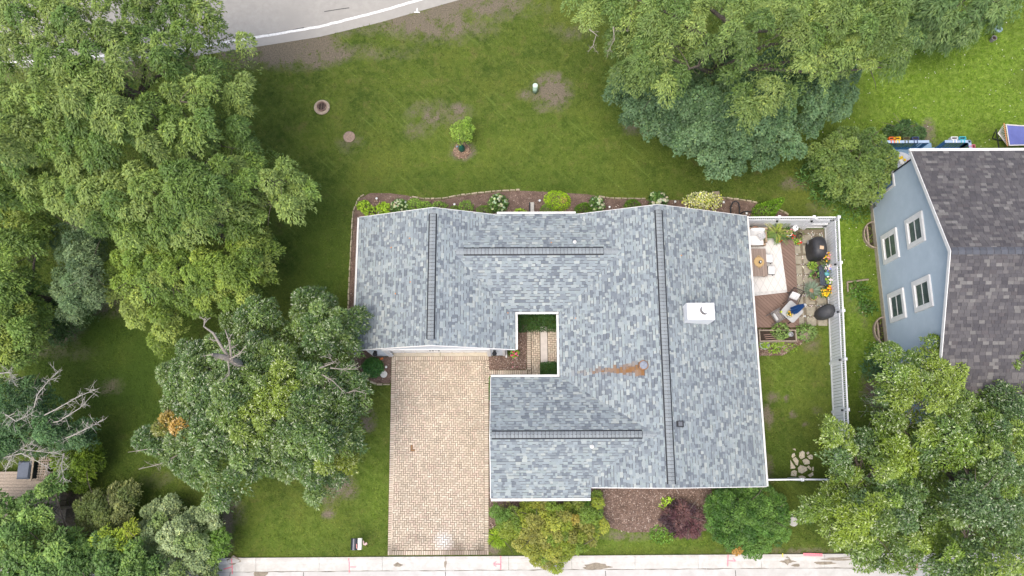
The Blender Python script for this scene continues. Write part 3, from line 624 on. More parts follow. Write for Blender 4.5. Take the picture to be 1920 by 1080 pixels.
wall.box(2.65, 11.1, -.62, 11.45, 0, 2.6); wall.box(-6.95, -.4, 5.6, 11.45, 0, 2.6); wall.box(-.4, 2.65, 7.5, 11.5, 0, 2.65); wall.box(-.62, 2.65, -1.1, 3.65, 0, 2.6)
def gab_y(mb, xa, xm, xb, za, zm, y0, y1): mb.add([(xa, y0, 2.6), (xb, y0, 2.6), (xb, y0, za), (xm, y0, zm), (xa, y0, za), (xa, y1, 2.6), (xb, y1, 2.6), (xb, y1, za), (xm, y1, zm), (xa, y1, za)], [(0, 1, 2, 3, 4), (9, 8, 7, 6, 5), (0, 5, 6, 1), (1, 6, 7, 2), (2, 7, 8, 3), (3, 8, 9, 4), (4, 9, 5, 0)])
gab_y(wall, 2.65, 6.88, 11.1, 2.76, 4.36, -.62, 11.45); gab_y(wall, -6.95, -3.72, -.4, 2.85, 4.07, 5.44, 11.45)
wall.add([(-.62, -1.1, 2.6), (-.62, 3.65, 2.6), (-.62, 1.3, 4.1), (3, -1.1, 2.6), (3, 3.65, 2.6), (3, 1.3, 4.1)], [(0, 2, 1), (3, 4, 5), (0, 1, 4, 3), (1, 2, 5, 4), (2, 0, 3, 5)])
wall.build('wall', m_siding, house)
# roof deck slabs
for k, (a, b, c, d, f, e) in PL.items():
    t = .035; q = [(a, c), (b, c), (b, d), (a, d)]
    if k.startswith('link'): q = [(max(-2.8, a), c), (5.15, c), (5.15, d), (max(-2.8, a), d)]
    if k == 'link_n': q = [(-2.8, c), (5.15, c), (3.12, d), (-.72, d)]
    if k == 'link_s': q = [(.02, c), (2.25, c), (5.15, d), (-2.8, d)]
    if k == 'wing_s2': q = [(3.531, -.56), (3.531, -.55), (6.36, 1.3), (3.531, 1.3)]
    if k == 'wing_n': q = [(-1., c), (6.45, c), (2.25, d), (-1., d)]
    mb = MB(); mb.add([(x, y, f(x, y)-.004) for x, y in q]+[(x, y, f(x, y)-.004-t*3) for x, y in q], [(0, 1, 2, 3), (7, 6, 5, 4), (0, 4, 5, 1), (1, 5, 6, 2), (2, 6, 7, 3), (3, 7, 4, 0)]); mb.build('roof_deck', m_deckroof, house)
# shingles
PAL = [(.262, .302, .318), (.212, .242, .262), (.315, .352, .352), (.165, .188, .212), (.285, .33, .33), (.365, .395, .378)]; PW = [.30, .22, .16, .14, .12, .06]
vx, vy = G(1206, 685, 4.2)
def rust(x, y):
    t = (vx-x)/3.3
    if not 0 < t < 1: return 0
    w = .30*(1-t)**1.3+.035; c = vy-.13-.05*t; d = abs(y-c)/w
    return max(0, 1-d**1.5)*(1-t)**.75*(.55+.9*float(vnoise(x*.6, y*3, .35, 71)))*1.35
shp = []
EXPO = .143
for k, (a, b, c, d, f, e) in PL.items():
    run = (b-a) if e in 'we' else (d-c); wid = (d-c) if e in 'we' else (b-a); m = SLW if k.startswith('wing') else SL; sx = 1/math.sqrt(1+m*m)
    nc = int(run/sx/EXPO)+1
    for i in range(nc):
        t = -rnd.uniform(0, .3)
        raised = rnd.random() < .5
        while t < wid:
            w = rnd.choice([.09, .12, .15, .18, .21, .27])*rnd.uniform(.85, 1.15); t0, t1 = max(t, 0), min(t+w, wid); t += w; raised = not raised if rnd.random() < .8 else raised
            if t1-t0 < .02: continue
            s0, s1 = i*EXPO+(0 if raised else .03), min((i+1)*EXPO+.004, run/sx)
            if s1-s0 < .02: continue
            r0_, r1_ = s0*sx, s1*sx
            if e == 'w': q = [(a+r0_, c+t0), (a+r0_, c+t1), (a+r1_, c+t1), (a+r1_, c+t0)]
            elif e == 'e': q = [(b-r0_, c+t0), (b-r0_, c+t1), (b-r1_, c+t1), (b-r1_, c+t0)]
            elif e == 's': q = [(a+t0, c+r0_), (a+t1, c+r0_), (a+t1, c+r1_), (a+t0, c+r1_)]
            else: q = [(a+t0, d-r0_), (a+t1, d-r0_), (a+t1, d-r1_), (a+t0, d-r1_)]
            if not any(f(x, y) >= roofz(x, y, k)-.004 for x, y in q): continue
            if k in ('link_n',) and not all(f(x, y) >= roofz(x, y, k)-.16 for x, y in q): continue
            hl, hu = (.019 if raised else .010), .004
            mx, my = (q[0][0]+q[2][0])/2, (q[0][1]+q[2][1])/2
            col = np.array(rnd.choices(PAL, PW)[0])*rnd.uniform(.89, 1.02)
            rs = rust(mx, my)*rnd.uniform(.7, 1.2) if k == 'main_w' else 0
            if rs > .03: col = col*(1-min(rs, .9))+np.array((.235, .115, .038))*min(rs, .9)
            shp.append((k, q, hl, hu, tuple(float(v) for v in col), f))
def shg(mb, q, hl, hu, col, f):
    h = [hl, hl, hu, hu]; top = [(x, y, f(x, y)+hh) for (x, y), hh in zip(q, h)]; bot = [(x, y, f(x, y)-.003) for x, y in q]
    mb.add(top+bot, [(0, 1, 2, 3), (0, 4, 5, 1), (1, 5, 6, 2), (3, 7, 4, 0)], col)
order = sorted(range(len(shp)), key=lambda i: -((shp[i][1][1][0]-shp[i][1][0][0])**2+(shp[i][1][1][1]-shp[i][1][0][1])**2)); big = set(order[:300]); sm = MB()
for i, (k, q, hl, hu, col, f) in enumerate(shp):
    if i in big: b_ = MB(); shg(b_, q, hl, hu, col, f); b_.build('shingle', m_shingle, house)
    else: shg(sm, q, hl, hu, col, f)
tag(sm.build('shingles', m_shingle, house), kind='stuff')
# ridge vents and caps
m_cap = MA('ridge_cap_granules', .92, .16, 60, .15, 0, .3)
def capmesh(axis, m, hw, L, col):
    z = lambda d: -m*abs(d); P = []
    for s_, lift in ((0, .012), (L, .0)):
        for d in (-hw, -hw*.15, hw*.15, hw): P.append((s_, d, z(d)+lift) if axis == 'x' else (d, s_, z(d)+lift))
    P += [(p[0], p[1], p[2]-.02) for p in P[:4]]
    mb = MB(); mb.add(P, [(0, 1, 5, 4), (1, 2, 6, 5), (2, 3, 7, 6), (8, 9, 1, 0), (9, 10, 2, 1), (10, 11, 3, 2)], col); return mb.mesh('ridge_cap', m_cap)
def ridge(axis, fixed, a, b, zr, m, flush=()):
    L = .168; mb = MB(); hw = .198
    sec = [(-hw, -m*hw-.01), (-hw, -m*hw+.022), (0, .03), (hw, -m*hw+.022), (hw, -m*hw-.01)]
    P = [(s_, fixed+d, zr+z) if axis == 'x' else (fixed+d, s_, zr+z) for s_ in (a, b) for d, z in sec]
    mb.add(P, [(i, i+1, 6+i, 5+i) for i in range(4)]+[(0, 1, 2, 3, 4), (9, 8, 7, 6, 5)]); mb.build('ridge_vent', m_dark, house)
    ms = [capmesh(axis, m, .138, L-.013, tuple(v*k for v in (.25, .275, .285))) for k in (.92, 1., 1.06)]
    n = int((b-a)/L)
    for i in range(n):
        s_ = a+i*(b-a)/n; link(rnd.choice(ms), 'ridge_cap', house, (s_, fixed, zr+.034) if axis == 'x' else (fixed, s_, zr+.034))
    for (s0, cnt) in flush:
        for i in range(cnt): s_ = s0+i*L; link(rnd.choice(ms), 'ridge_cap', house, (s_, fixed, zr+.012) if axis == 'x' else (fixed, s_, zr+.012))
ridge('y', 6.88, -.85, 11.62, 4.5, SL, [(11.64, 1)]); ridge('y', -3.72, 5.62, 11.6, 4.2, SL, [(11.62, 1), (5.36, 1)])
ridge('x', 9.83, -2.27, 4.33, 3.85, SL, [(-2.62, 2), (4.36, 4)]); ridge('x', 1.3, -.93, 5.74, 4.3, SLW, [(5.76, 4)])
# gutters, rakes
m_gut = M('white_gutter', (.74, .73, .70), .5, .12, 5)
def gutter(p0, p1, z, side, w=.085, inner=.12):
    "open K-style trough along an eave; side is the outward direction"
    mb = MB(); o = Vector(side+(0,)); a = Vector((p0[0], p0[1], z)); b = Vector((p1[0], p1[1], z))
    sec = [(0, 0), (0, -.1), (w*.7, -.1), (w, -.02), (w, .0), (w-.018, .0), (w-.018, -.03), (.02, -.05), (.02, 0)]
    P = [a+o*s_+Vector((0, 0, h)) for s_, h in sec]+[b+o*s_+Vector((0, 0, h)) for s_, h in sec]; k = len(sec)
    mb.add([p[:] for p in P], [(i, (i+1) % k, k+(i+1) % k, k+i) for i in range(k)]+[tuple(range(k)), tuple(range(2*k-1, k-1, -1))])
    mb.build('gutter', m_gut, house)
gutter((11.56, -1.0), (11.56, 11.88), 2.70, (1, 0), .075); gutter((-7.49, 5.33), (-7.49, 11.88), 2.75, (-1, 0), .075)
gutter((-.72, 11.94), (3.12, 11.94), 3.03, (0, 1), .1); gutter((-1.0, -1.49), (3.53, -1.49), 2.69, (0, -1), .11)
gutter((.16, 5.33), (.16, 7.02), 2.71, (1, 0), .1); gutter((.16, 7.11), (2.21, 7.11), 2.80, (0, -1), .1); gutter((2.21, 4.03), (2.21, 7.0), 2.71, (-1, 0), .1); gutter((-1.0, 4.03), (2.2, 4.03), 2.72, (0, 1), .1)
def rake(pts, n):
    mb = MB(); o = Vector(n+(0,))*.03
    for i in range(len(pts)-1):
        a, b = Vector(pts[i]), Vector(pts[i+1]); q = [a, b, b-Vector((0, 0, .16)), a-Vector((0, 0, .16))]
        mb.add([p[:] for p in q]+[(p+o)[:] for p in q], [(3, 2, 1, 0), (4, 5, 6, 7), (0, 1, 5, 4), (1, 2, 6, 5), (2, 3, 7, 6), (3, 0, 4, 7)])
    mb.build('rake_board', m_trim, house)
rake([(11.55, -1.0, 2.69), (6.88, -1.0, 4.49), (3.54, -1.0, 3.2)], (0, -1)); rake([(11.55, 11.88, 2.69), (6.88, 11.88, 4.49), (3.15, 11.88, 3.05)], (0, 1))
rake([(-7.48, 11.88, 2.74), (-3.72, 11.88, 4.19), (-.72, 11.88, 3.03)], (0, 1)); rake([(-7.48, 5.33, 2.74), (-3.72, 5.33, 4.19), (.15, 5.33, 2.7)], (0, -1)); rake([(-1.0, -1.48, 2.68), (-1.0, 1.3, 4.29), (-1.0, 4.02, 2.71)], (-1, 0))
sf = MB(); sf.box(-7.45, -6.95, 5.34, 11.86, 2.6, 2.63); sf.box(11.1, 11.53, -.98, 11.86, 2.55, 2.58); sf.box(.0, 2.4, 7.14, 7.5, 2.66, 2.69); sf.box(2.24, 2.65, 3.9, 7.2, 2.61, 2.64); sf.box(-1, 2.3, 3.65, 4.0, 2.605, 2.635); sf.build('soffit', m_trim, house)
# garage front
gf = MB()
for i in range(15):
    z = i*.18; gf.add([(-6.95, 5.405, z), (-6.0, 5.405, z), (-6.0, 5.43, z+.18), (-6.95, 5.43, z+.18)], [(0, 1, 2, 3)]); gf.add([(-1.2, 5.405, z), (-.4, 5.405, z), (-.4, 5.43, z+.18), (-1.2, 5.43, z+.18)], [(0, 1, 2, 3)])
for i in range(9):
    z = 2.42+i*.18; zt = z+.18; w0 = min(3.2, (4.07-z)/SL); w1 = max(0, min(3.2, (4.07-zt)/SL))
    if w0 > 0.05: gf.add([(-3.72-w0, 5.405, z), (-3.72+w0, 5.405, z), (-3.72+w1, 5.43, zt), (-3.72-w1, 5.43, zt)], [(0, 1, 2, 3)])
gf.box(-6.95, -6.1, 5.44, 5.6, 0, 2.6); gf.box(-1.2, -.4, 5.44, 5.6, 0, 2.6); gf.box(-6.1, -1.2, 5.44, 5.6, 2.3, 2.6)
gf.build('lap_siding', m_siding, house)
tr = MB()
for x0, x1 in ((-6.24, -6.06), (-1.24, -1.06)): tr.box(x0, x1, 5.36, 5.55, 0, 2.34)
tr.box(-6.24, -1.06, 5.355, 5.55, 2.2, 2.42); tr.box(-.47, -.35, 5.375, 5.5, 0, 2.62); tr.box(-7.0, -6.88, 5.375, 5.5, 0, 2.62); tr.build('door_trim', m_trim, house)
gd = MB().box(-6.06, -1.24, 5.57, 5.61, .06, 2.25).build('garage_door', m_trim, house)
for r in range(4):
    for c in range(8):
        x0 = -6.0+c*.595; z0 = .12+r*.53; MB().ob((x0+.28, 5.56, z0+.22), (.5, .03, .4), 0, None, 0, .006).build('door_panel', m_trim, gd)
m_lampg = M('smoky_lantern_glass', (.20, .20, .22), .2, .2, 8, 0, .5)
for x in (-6.62, -.86):
    lp = MB(); lp.box(x-.06, x+.06, 5.34, 5.405, 1.72, 2.0); lp.tube([(x, 5.37, 1.95), (x, 5.3, 2.12), (x, 5.24, 2.06)], .014); lp.lathe((x, 5.24, 1.62), [(.0, -.06), (.05, -.04), (.075, 0)], 8); lp.lathe((x, 5.24, 1.95), [(.12, 0), (.10, .03), (.03, .11), (0, .13)], 8)
    o = lp.build('wall_lamp', m_dark, house); MB().lathe((x, 5.24, 1.62), [(.07, 0), (.095, .33)], 8).build('lamp_glass', m_lampg, o)
cu = bpy.data.curves.new('t', 'FONT'); cu.body = '8810'; cu.size = .19; cu.extrude = .008; cu.align_x = 'CENTER'; cu.space_character = 1.5
to = bpy.data.objects.new('t', cu); COL.objects.link(to); bpy.context.view_layer.update()
tm = bpy.data.meshes.new_from_object(to.evaluated_get(bpy.context.evaluated_depsgraph_get())); bpy.data.objects.remove(to); tm.name = 'house_number'; tm.materials.clear(); tm.materials.append(m_dark)
link(tm, 'house_number', house, (-3.72, 5.335, 2.235), (R_(90), 0, 0))
MB().tube([(-.3, 5.5, 2.55), (-.3, 5.47, .1), (-.3, 5.3, .05)], .045, 8).build('downspout', m_gut, house)
# chimney, vents
m_chw = M('white_painted_chimney', (.84, .84, .83), .55, .04, 4)
ch = MB(); ch.box(7.87, 9.06, 6.32, 7.05, 3.4, 4.9); ch = ch.build('chimney', m_chw, house)
MB().ob((8.465, 6.685, 4.945), (1.24, .78, .09), 0, None, 0, .01).build('chimney_cap', m_chw, ch)
cb = MB()
for (x, y) in ((7.85, 6.3), (7.85, 7.0), (9.0, 6.3), (9.0, 7.0)): cb.box(x, x+.08, y, y+.08, 3.5, 4.9)
cb.build('corner_board', m_chw, ch); MB().lathe((8.62, 6.72, 4.99), [(.2, 0), (.2, .42)], 24).build('flue', M('flue_side_shade', (.19, .175, .17), .7, .1, 6), ch, smooth=False); MB().lathe((8.62, 6.72, 5.40), [(.212, -.02), (.212, .03), (.1, .045), (0, .05)], 24).build('flue_lid', m_chw, ch)  # shaded side of the flue put into its dark grey colour
MB().add([(7.45, 6.25, 4.5-SL*.57+.03), (7.87, 6.25, 4.5-SL*.99+.03), (7.87, 7.1, 4.5-SL*.99+.03), (7.45, 7.1, 4.5-SL*.57+.03)], [(0, 1, 2, 3)]).build('flashing', m_cap, ch) if False else None
z0 = 4.5-SL*(6.88-vx); fv = MB().lathe((vx, vy, z0-.1), [(.15, 0), (.15, .16), (.225, .17), (.225, .27), (.15, .28)], 18).build('roof_vent', M('rusted_galvanised', (.30, .16, .08), .8, .5, 9, .3, .3, .2), house)
MB().lathe((vx, vy, z0+.185), [(.18, 0), (.18, .05), (.14, .07), (0, .08)], 20).build('vent_hood', M('grey_vent_hood', (.22, .24, .28), .6, .3, 7, 0, .3, 0), fv)
bx, by = 7.4, 1.74; zb = 4.5-SL*(bx-6.88); bv = MB().ob((bx, by, zb+.06), (.36, .28, .16), 0, None, 0, .03).build('box_vent', m_dark, house); MB().ob((bx, by, zb+.15), (.17, .2, .03), 0).build('vent_lid', M('charcoal_vent', (.11, .12, .135), .6, .2, 9), bv)
for (x, y, z) in ((3.52, .8, 4.3-SLW*.5), (2.99, 10.3, 3.85-SL*.47)):
    MB().lathe((x, y, z-.03), [(.11, 0), (.075, .06), (.05, .08), (.05, .24), (.035, .24), (.035, .12), (0, .12)], 12).build('vent_pipe', m_trim, house)
for px, py, lb in ((770, 447, 'brightest orange leaf on the west slope of the garage roof'), (741, 549, 'orange leaf low on the west slope of the garage roof'), (735, 463, 'orange leaf high up near the west garage gutter'), (768, 530, 'orange leaf beside the middle of the garage ridge'), (1032, 456, 'orange leaf on the link roof just north of its ridge'), (954, 587, 'orange leaf at the west corner of the courtyard opening'), (1078, 598, 'orange leaf on the shingles east of the courtyard opening'), (1275, 479, 'orange leaf on the east slope north of the chimney')):
    x, y = G(px, py, 3.5); z = roofz(x, y); x, y = G(px, py, z); z = roofz(x, y)+.03
    V = leafverts(np.array([[x, y, z]]), np.array([[rnd.uniform(-1, 1), rnd.uniform(-1, 1), .05]]), np.array([[0, 0, 1.]]), np.array([.1]), np.array([.06]))
    tag(addnp('fallen_leaf', V, 4, m_flower, np.array([[.55, .24, .07]]), None, (x, y, z)), 'small '+lb, 'leaf', 'fallen leaves on the roof')
# ================================================================ NEIGHBOUR'S HOUSE
nb = thing('house', (23, 8.7, 0), 'two-storey blue house with white-trimmed windows and brown shingle roof', 'house')
NX, NS, NE_, NR = 18.95, 1.9, 14.1, 8.78; RZ, NSL = 7.42, .40
m_blue = M('blue_grey_lap_siding', (.40, .485, .545), .6, .06, 2.5, 0, .3, 0, (.44, .52, .575), .8)
w = MB(); w.box(NX+.03, 31, NS, 13.4, 0, 2.75); w.box(NX+.03, 31, NS, NE_, 2.75, 4.5)
q5 = [(NS, 4.5), (NE_, 4.5), (NE_, 5.2), (NR, RZ-.15), (NS, 4.58)]; w.add([(NX+.03, y, z) for y, z in q5]+[(31, y, z) for y, z in q5], [(4, 3, 2, 1, 0), (5, 6, 7, 8, 9)]+[(i, (i+1) % 5, 5+(i+1) % 5, 5+i) for i in range(5)]); w.build('wall', m_blue, nb)
sd_ = MB(); z = .35
while z < RZ-.2:
    zt = min(z+.115, RZ-.16); ya0 = max(NS, NR-(RZ-.15-z)/.389); yb0 = (13.4 if z < 2.7 else NE_) if z < 5.2 else NR+(RZ-.15-z)/(RZ-.15-5.2)*(NE_-NR)
    k = rnd.uniform(.97, 1.03)
    sd_.add([(NX-.012, ya0, z), (NX-.012, yb0, z), (NX+.022, yb0, zt), (NX+.022, ya0, zt), (NX+.022, ya0, z), (NX+.022, yb0, z)], [(0, 3, 2, 1), (0, 1, 5, 4)]); z += .115
sd_.build('lap_siding', m_blue, nb); MB().box(NX-.03, NX+.02, NS, 13.4, 0, .345).build('foundation', M('tan_foundation', (.45, .40, .31), .9, .2, 8, .3), nb)
tw = MB(); tw.box(NX-.05, NX+.06, 13.36, 13.48, .3, 2.7); tw.box(NX-.05, NX+.06, 13.36, 14.14, 2.7, 2.84); tw.build('corner_trim', m_trim, nb)
m_glass = M('dark_window_glass', (.06, .085, .09), .08, .3, 1.5, 0, .8, 0, (.14, .18, .18))
m_curt = M('sheer_curtain', (.42, .43, .44), .5, .15, 4)
for (y0, y1, z0, z1) in ((9.82, 11.33, .91, 2.51), (9.93, 11.37, 3.43, 5.0), (6.82, 8.29, .91, 2.49), (6.87, 8.34, 3.39, 4.98)):
    fr = MB(); t = .2
    for (a, b, c, d) in ((y0, y1, z0, z0+t), (y0, y1, z1-t, z1), (y0, y0+t, z0+t, z1-t), (y1-t, y1, z0+t, z1-t)): fr.box(NX-.09, NX+.03, a, b, c, d)
    ym = (y0+y1)/2
    o = fr.build('window', m_trim, nb); s_ = MB(); zc = (z0+z1)/2
    s_.box(NX-.045, NX, y0+t, y1-t, zc-.03, zc+.03); s_.box(NX-.05, NX, y0+t, y0+t+.05, z0+t, z1-t); s_.box(NX-.05, NX, y1-t-.05, y1-t, z0+t, z1-t); s_.box(NX-.05, NX, y0+t+.05, y1-t-.05, z0+t, z0+t+.07); s_.build('sash', m_trim, o)
    MB().box(NX-.035, NX-.02, y0+t+.05, y1-t-.05, zc+.03, z1-t).build('pane', m_glass, o); MB().box(NX-.03, NX-.015, y0+t+.05, y1-t-.05, z0+t+.07, zc-.03).build('pane', m_glass, o)
# roof
rx0 = 18.62; en, es = NR+5.40, NR-5.40; nz = lambda x, y: RZ-NSL*abs(y-NR)
for sgn in (1, -1):
    e = NR+(5.40 if sgn > 0 else -7.4); q = [(rx0, NR), (31, NR), (31, e), (rx0, e)]; mb = MB()
    mb.add([(x, y, nz(x, y)-.004) for x, y in q]+[(x, y, nz(x, y)-.12) for x, y in q], [(0, 1, 2, 3), (7, 6, 5, 4), (0, 4, 5, 1), (1, 5, 6, 2), (2, 6, 7, 3), (3, 7, 4, 0)]); mb.build('roof_deck', M('roof_felt', (.05, .045, .045), .95), nb)
NP = [(.108, .102, .104), (.092, .087, .091), (.135, .127, .125), (.08, .076, .081), (.175, .168, .16), (.10, .091, .093)]; nps = []
for sgn in (1, -1):
    sx = 1/math.sqrt(1+NSL**2); run = 5.40 if sgn > 0 else 7.4
    for i in range(int(run/sx/.155)+1):
        t = -rnd.uniform(0, .3); rr = [i*.155*sx, min((i+1)*.155*sx+.002, run)]
        while t < 12.3:
            w_ = rnd.choice([.26, .27, .28, .26, .27, .14]); t0, t1 = max(0, t), min(12.3, t+w_-.012); t += w_
            if t1-t0 < .03: continue
            ye = NR+(5.40 if sgn > 0 else -7.4); q = [(rx0+t0, ye-sgn*rr[0]), (rx0+t1, ye-sgn*rr[0]), (rx0+t1, ye-sgn*rr[1]), (rx0+t0, ye-sgn*rr[1])]
            nps.append((q, tuple(float(v) for v in np.array(rnd.choices(NP, [.3, .25, .15, .15, .1, .05])[0])*rnd.uniform(.9, 1.1))))
nps.sort(key=lambda p: (p[0][0][0]-20.5)**2+(p[0][0][1]-8)**2*.5); sm = MB()
for i, (q, c) in enumerate(nps):
    if i < 300: b_ = MB(); shg(b_, q, .018, .004, c, nz); b_.build('shingle', m_shingle, nb)
    else: shg(sm, q, .018, .004, c, nz)
tag(sm.build('shingles', m_shingle, nb), kind='stuff')
cm = [capmesh('x', NSL, .16, .285, tuple(v*k for v in (.10, .105, .12))) for k in (.9, 1.05)]
for i in range(41): link(cm[i % 2], 'ridge_cap', nb, (rx0+.02+i*.3, NR, RZ+.02))
rb_ = MB()
for sgn in (1, -1):
    a = Vector((rx0-.03, NR, RZ)); rn = 5.38 if sgn > 0 else 7.38; b = Vector((rx0-.03, NR+sgn*rn, RZ-NSL*rn)); q = [a, b, b-Vector((0, 0, .2)), a-Vector((0, 0, .2))]
    rb_.add([p[:] for p in q]+[(p+Vector((.03, 0, 0)))[:] for p in q], [(0, 1, 2, 3), (7, 6, 5, 4), (0, 4, 5, 1), (1, 5, 6, 2), (2, 6, 7, 3), (3, 7, 4, 0)])
    q2 = [a+Vector((.06, 0, -.2)), b+Vector((.06, 0, -.2)), b+Vector((.36, 0, -.2)), a+Vector((.36, 0, -.2))]; rb_.add([p[:] for p in q2], [(0, 1, 2, 3)])
rb_.build('rake_board', m_trim, nb)
zg = RZ-NSL*5.40; gm = MB()
for sgn in (1, -1):
    gm = MB(); rn = 5.41 if sgn > 0 else 7.41; y = NR+sgn*rn; zg = RZ-NSL*rn; gm.box(rx0-.05, 31, min(y, y+sgn*.13), max(y, y+sgn*.13), zg-.12, zg-.01).build('gutter', m_gut, nb)
MB().tube([(NX-.06, 14.05, 2.9), (NX-.06, 14.0, 4.9), (NX-.1, 14.3, 5.05)], .04, 6).build('downspout', m_dark, nb)
MB().box(NX-.06, NX-.0, 13.0, 13.18, .45, .75).build('meter_box', m_metal, nb)
for (px, py) in ((1634, 440), (1652, 620)):
    x, y = G(px, py, .25); x = NX-.03; ww = thing('window_well', (x, y, 0), 'rusty semicircular window well at the %s end of the blue house wall' % ('north' if py < 500 else 'south'), 'window well'); mb = MB(); R2 = .56
    pts = [(x+R2*math.cos(t)*1.0, y+R2*1.25*math.sin(t)) for t in [math.pi/2+math.pi*i/14 for i in range(15)]]
    mb.tube([(a, b, .27) for a, b in pts], .035, 6); mb.add([(a, b, 0) for a, b in pts]+[(a, b, .27) for a, b in pts], [(i, i+1, 16+i, 15+i) for i in range(14)]); mb.build('rim', M('rusty_galvanised_rim', (.42, .34, .27), .7, .3, 9, .2, .3, .3), ww)
    MB().add([(a, b, .012) for a, b in pts], [tuple(range(15))]).build('floor', M('painted_well_shade', (.04, .03, .024), .95, .4, 20, .6), ww)  # dark sheet on the ground paints the shade down in the well
    MB().box(x-.34, x-.26, y-.55, y+.5, .012, .12).build('plank', m_wood, ww)
# ---- blue deck behind the blue house
m_bdeck = M('blue_deck_paint', (.22, .34, .46), .6, .15, 6, 0, .3, 0, None, 1.0); m_brail = M('royal_blue_rail_paint', (.035, .15, .33), .45, .12, 6); m_btop = M('pale_blue_cap_paint', (.36, .46, .60), .55, .12, 5)
dk = thing('deck', (21, 15, 0), 'blue painted wooden deck with slatted railings behind the blue house', 'deck')
for i in range(22):
    y = 13.45+i*.125
    MB().box(19.0, 23.6, y, y+.117, .84, .88).build('deck_board', m_bdeck, dk)
sk = MB(); sk.box(19.02, 23.58, 16.14, 16.19, .0, .83); sk.box(19.0, 19.05, 13.45, 16.19, 0, .83); sk.box(23.55, 23.6, 13.45, 16.19, 0, .83); sk.build('skirt', m_brail, dk)
MB().box(21.5, 22.3, 16.2, 16.6, .0, .55).build('step', m_bdeck, dk)
def railing(a, b):
    a, b = Vector(a), Vector(b); L = (b-a).length; d = (b-a)/L; rz = math.atan2(d.y, d.x); c = (a+b)/2
    MB().ob((c.x, c.y, 1.87), (L+.1, .14, .04), rz).build('top_rail', m_btop, dk); MB().ob((c.x, c.y, 1.78), (L, .05, .1), rz).build('rail', m_brail, dk); MB().ob((c.x, c.y, 1.02), (L, .05, .1), rz).build('rail', m_brail, dk)
    for p in (a, b): MB().ob((p.x, p.y, 1.36), (.11, .11, 1.02), rz).build('post', m_brail, dk)
    n = max(2, int(L/.14))
    for i in range(1, n): p = a+d*L*i/n; MB().ob((p.x, p.y, 1.4), (.045, .04, .72), rz).build('baluster', m_brail, dk)
railing((19.05, 16.1), (21.4, 16.1)); railing((22.3, 16.1), (23.52, 16.1)); railing((23.52, 16.1), (23.52, 13.6)); railing((21.42, 16.0), (21.42, 15.6)) if False else None
for (px, py, nm, col, wx) in ((1673, 258, 'orange', (.75, .16, .03), 0), (1682, 257, 'yellow', (.80, .52, .02), 0), (1699, 257, 'olive green', (.10, .10, .035), 0), (1716, 257, 'navy blue', (.05, .07, .15), 0), (1789, 255, 'white', (.75, .75, .74), 0), (1804, 255, 'turquoise', (.05, .42, .50), 0), (1819, 269, 'pink', (.60, .16, .20), 1)):
    x, y = G(px, py, 1.9); x, y = (min(max(x, 19.2), 23.3), 16.27) if not wx else (23.67, 15.75)
    pl = thing('railing_planter', (x, y, 1.62), '%s plastic planter hooked over the blue deck railing' % nm, 'planter', 'planters hooked on the blue railing'); mp = M(nm.replace(' ', '_')+'_plastic', col, .4, .08, 6, 0, .4)
    sx, sy = (.34, .16) if not wx else (.16, .34); t = .03; mb = MB()
    mb.box(x-sx/2, x+sx/2, y-sy/2, y+sy/2, 1.62, 1.68)
    for q in ((x-sx/2, x+sx/2, y-sy/2, y-sy/2+t), (x-sx/2, x+sx/2, y+sy/2-t, y+sy/2), (x-sx/2, x-sx/2+t, y-sy/2+t, y+sy/2-t), (x+sx/2-t, x+sx/2, y-sy/2+t, y+sy/2-t)): mb.box(*q, 1.68, 1.93)
    (mb.box(x-.1, x-.06, y-.25, y-.06, 1.89, 1.915), mb.box(x+.06, x+.1, y-.25, y-.06, 1.89, 1.915)) if not wx else (mb.box(x-.25, x-.06, y-.1, y-.06, 1.89, 1.915), mb.box(x-.25, x-.06, y+.06, y+.1, 1.89, 1.915))
    mb.build('tub', mp, pl); MB().box(x-sx/2+t, x+sx/2-t, y-sy/2+t, y+sy/2-t, 1.68, 1.84).build('soil', m_soil, pl)
tx, ty = 20.05, 15.05; tb = thing('patio_table', (tx, ty, .88), 'round pale grey table on the blue deck', 'table'); m_gtop = M('pale_grey_tabletop', (.48, .50, .52), .4, .08, 5)
MB().lathe((tx, ty, 1.58), [(.58, 0), (.6, .015), (.58, .03)], 32).build('tabletop', m_gtop, tb)
for k in range(4): a = k*1.571+.6; MB().tube([(tx+.2*math.cos(a), ty+.2*math.sin(a), 1.58), (tx+.42*math.cos(a), ty+.42*math.sin(a), .88)], .022).build('leg', m_dark, tb)
pg = thing('pool_float', (tx+.0, ty+.2, 1.61), 'folded yellow and white inflatable toy on the grey deck table', 'toy'); fm = MB()
for i in range(10): fm.dot((tx+rnd.uniform(-.22, .22), ty+.1+rnd.uniform(-.2, .2), 1.67), rnd.uniform(.06, .11), rnd.choice([(.85, .62, .06), (.85, .62, .06), (.85, .84, .8)]), .6)
tag(fm.build('float_body', m_flower, pg), kind='stuff'); MB().dot((tx+.3, ty+.1, 1.64), .035, (.7, .03, .03)).build('valve', m_flower, pg)
cx_, cy_ = 20.9, 15.3; ck = thing('deck_chair', (cx_, cy_, .88), 'black wire chair between the blue railing and grey table', 'chair'); mb = MB()
for k in range(5): mb.tube([(cx_-.24+k*.12, cy_-.24, 1.32), (cx_-.24+k*.12, cy_+.24, 1.32)], .012, 4)
mb.tube([(cx_-.25, cy_-.25, 1.32), (cx_+.25, cy_-.25, 1.32), (cx_+.25, cy_+.25, 1.32), (cx_-.25, cy_+.25, 1.32), (cx_-.25, cy_-.25, 1.32)], .016, 5); mb.build('seat', m_dark, ck); mb = MB()
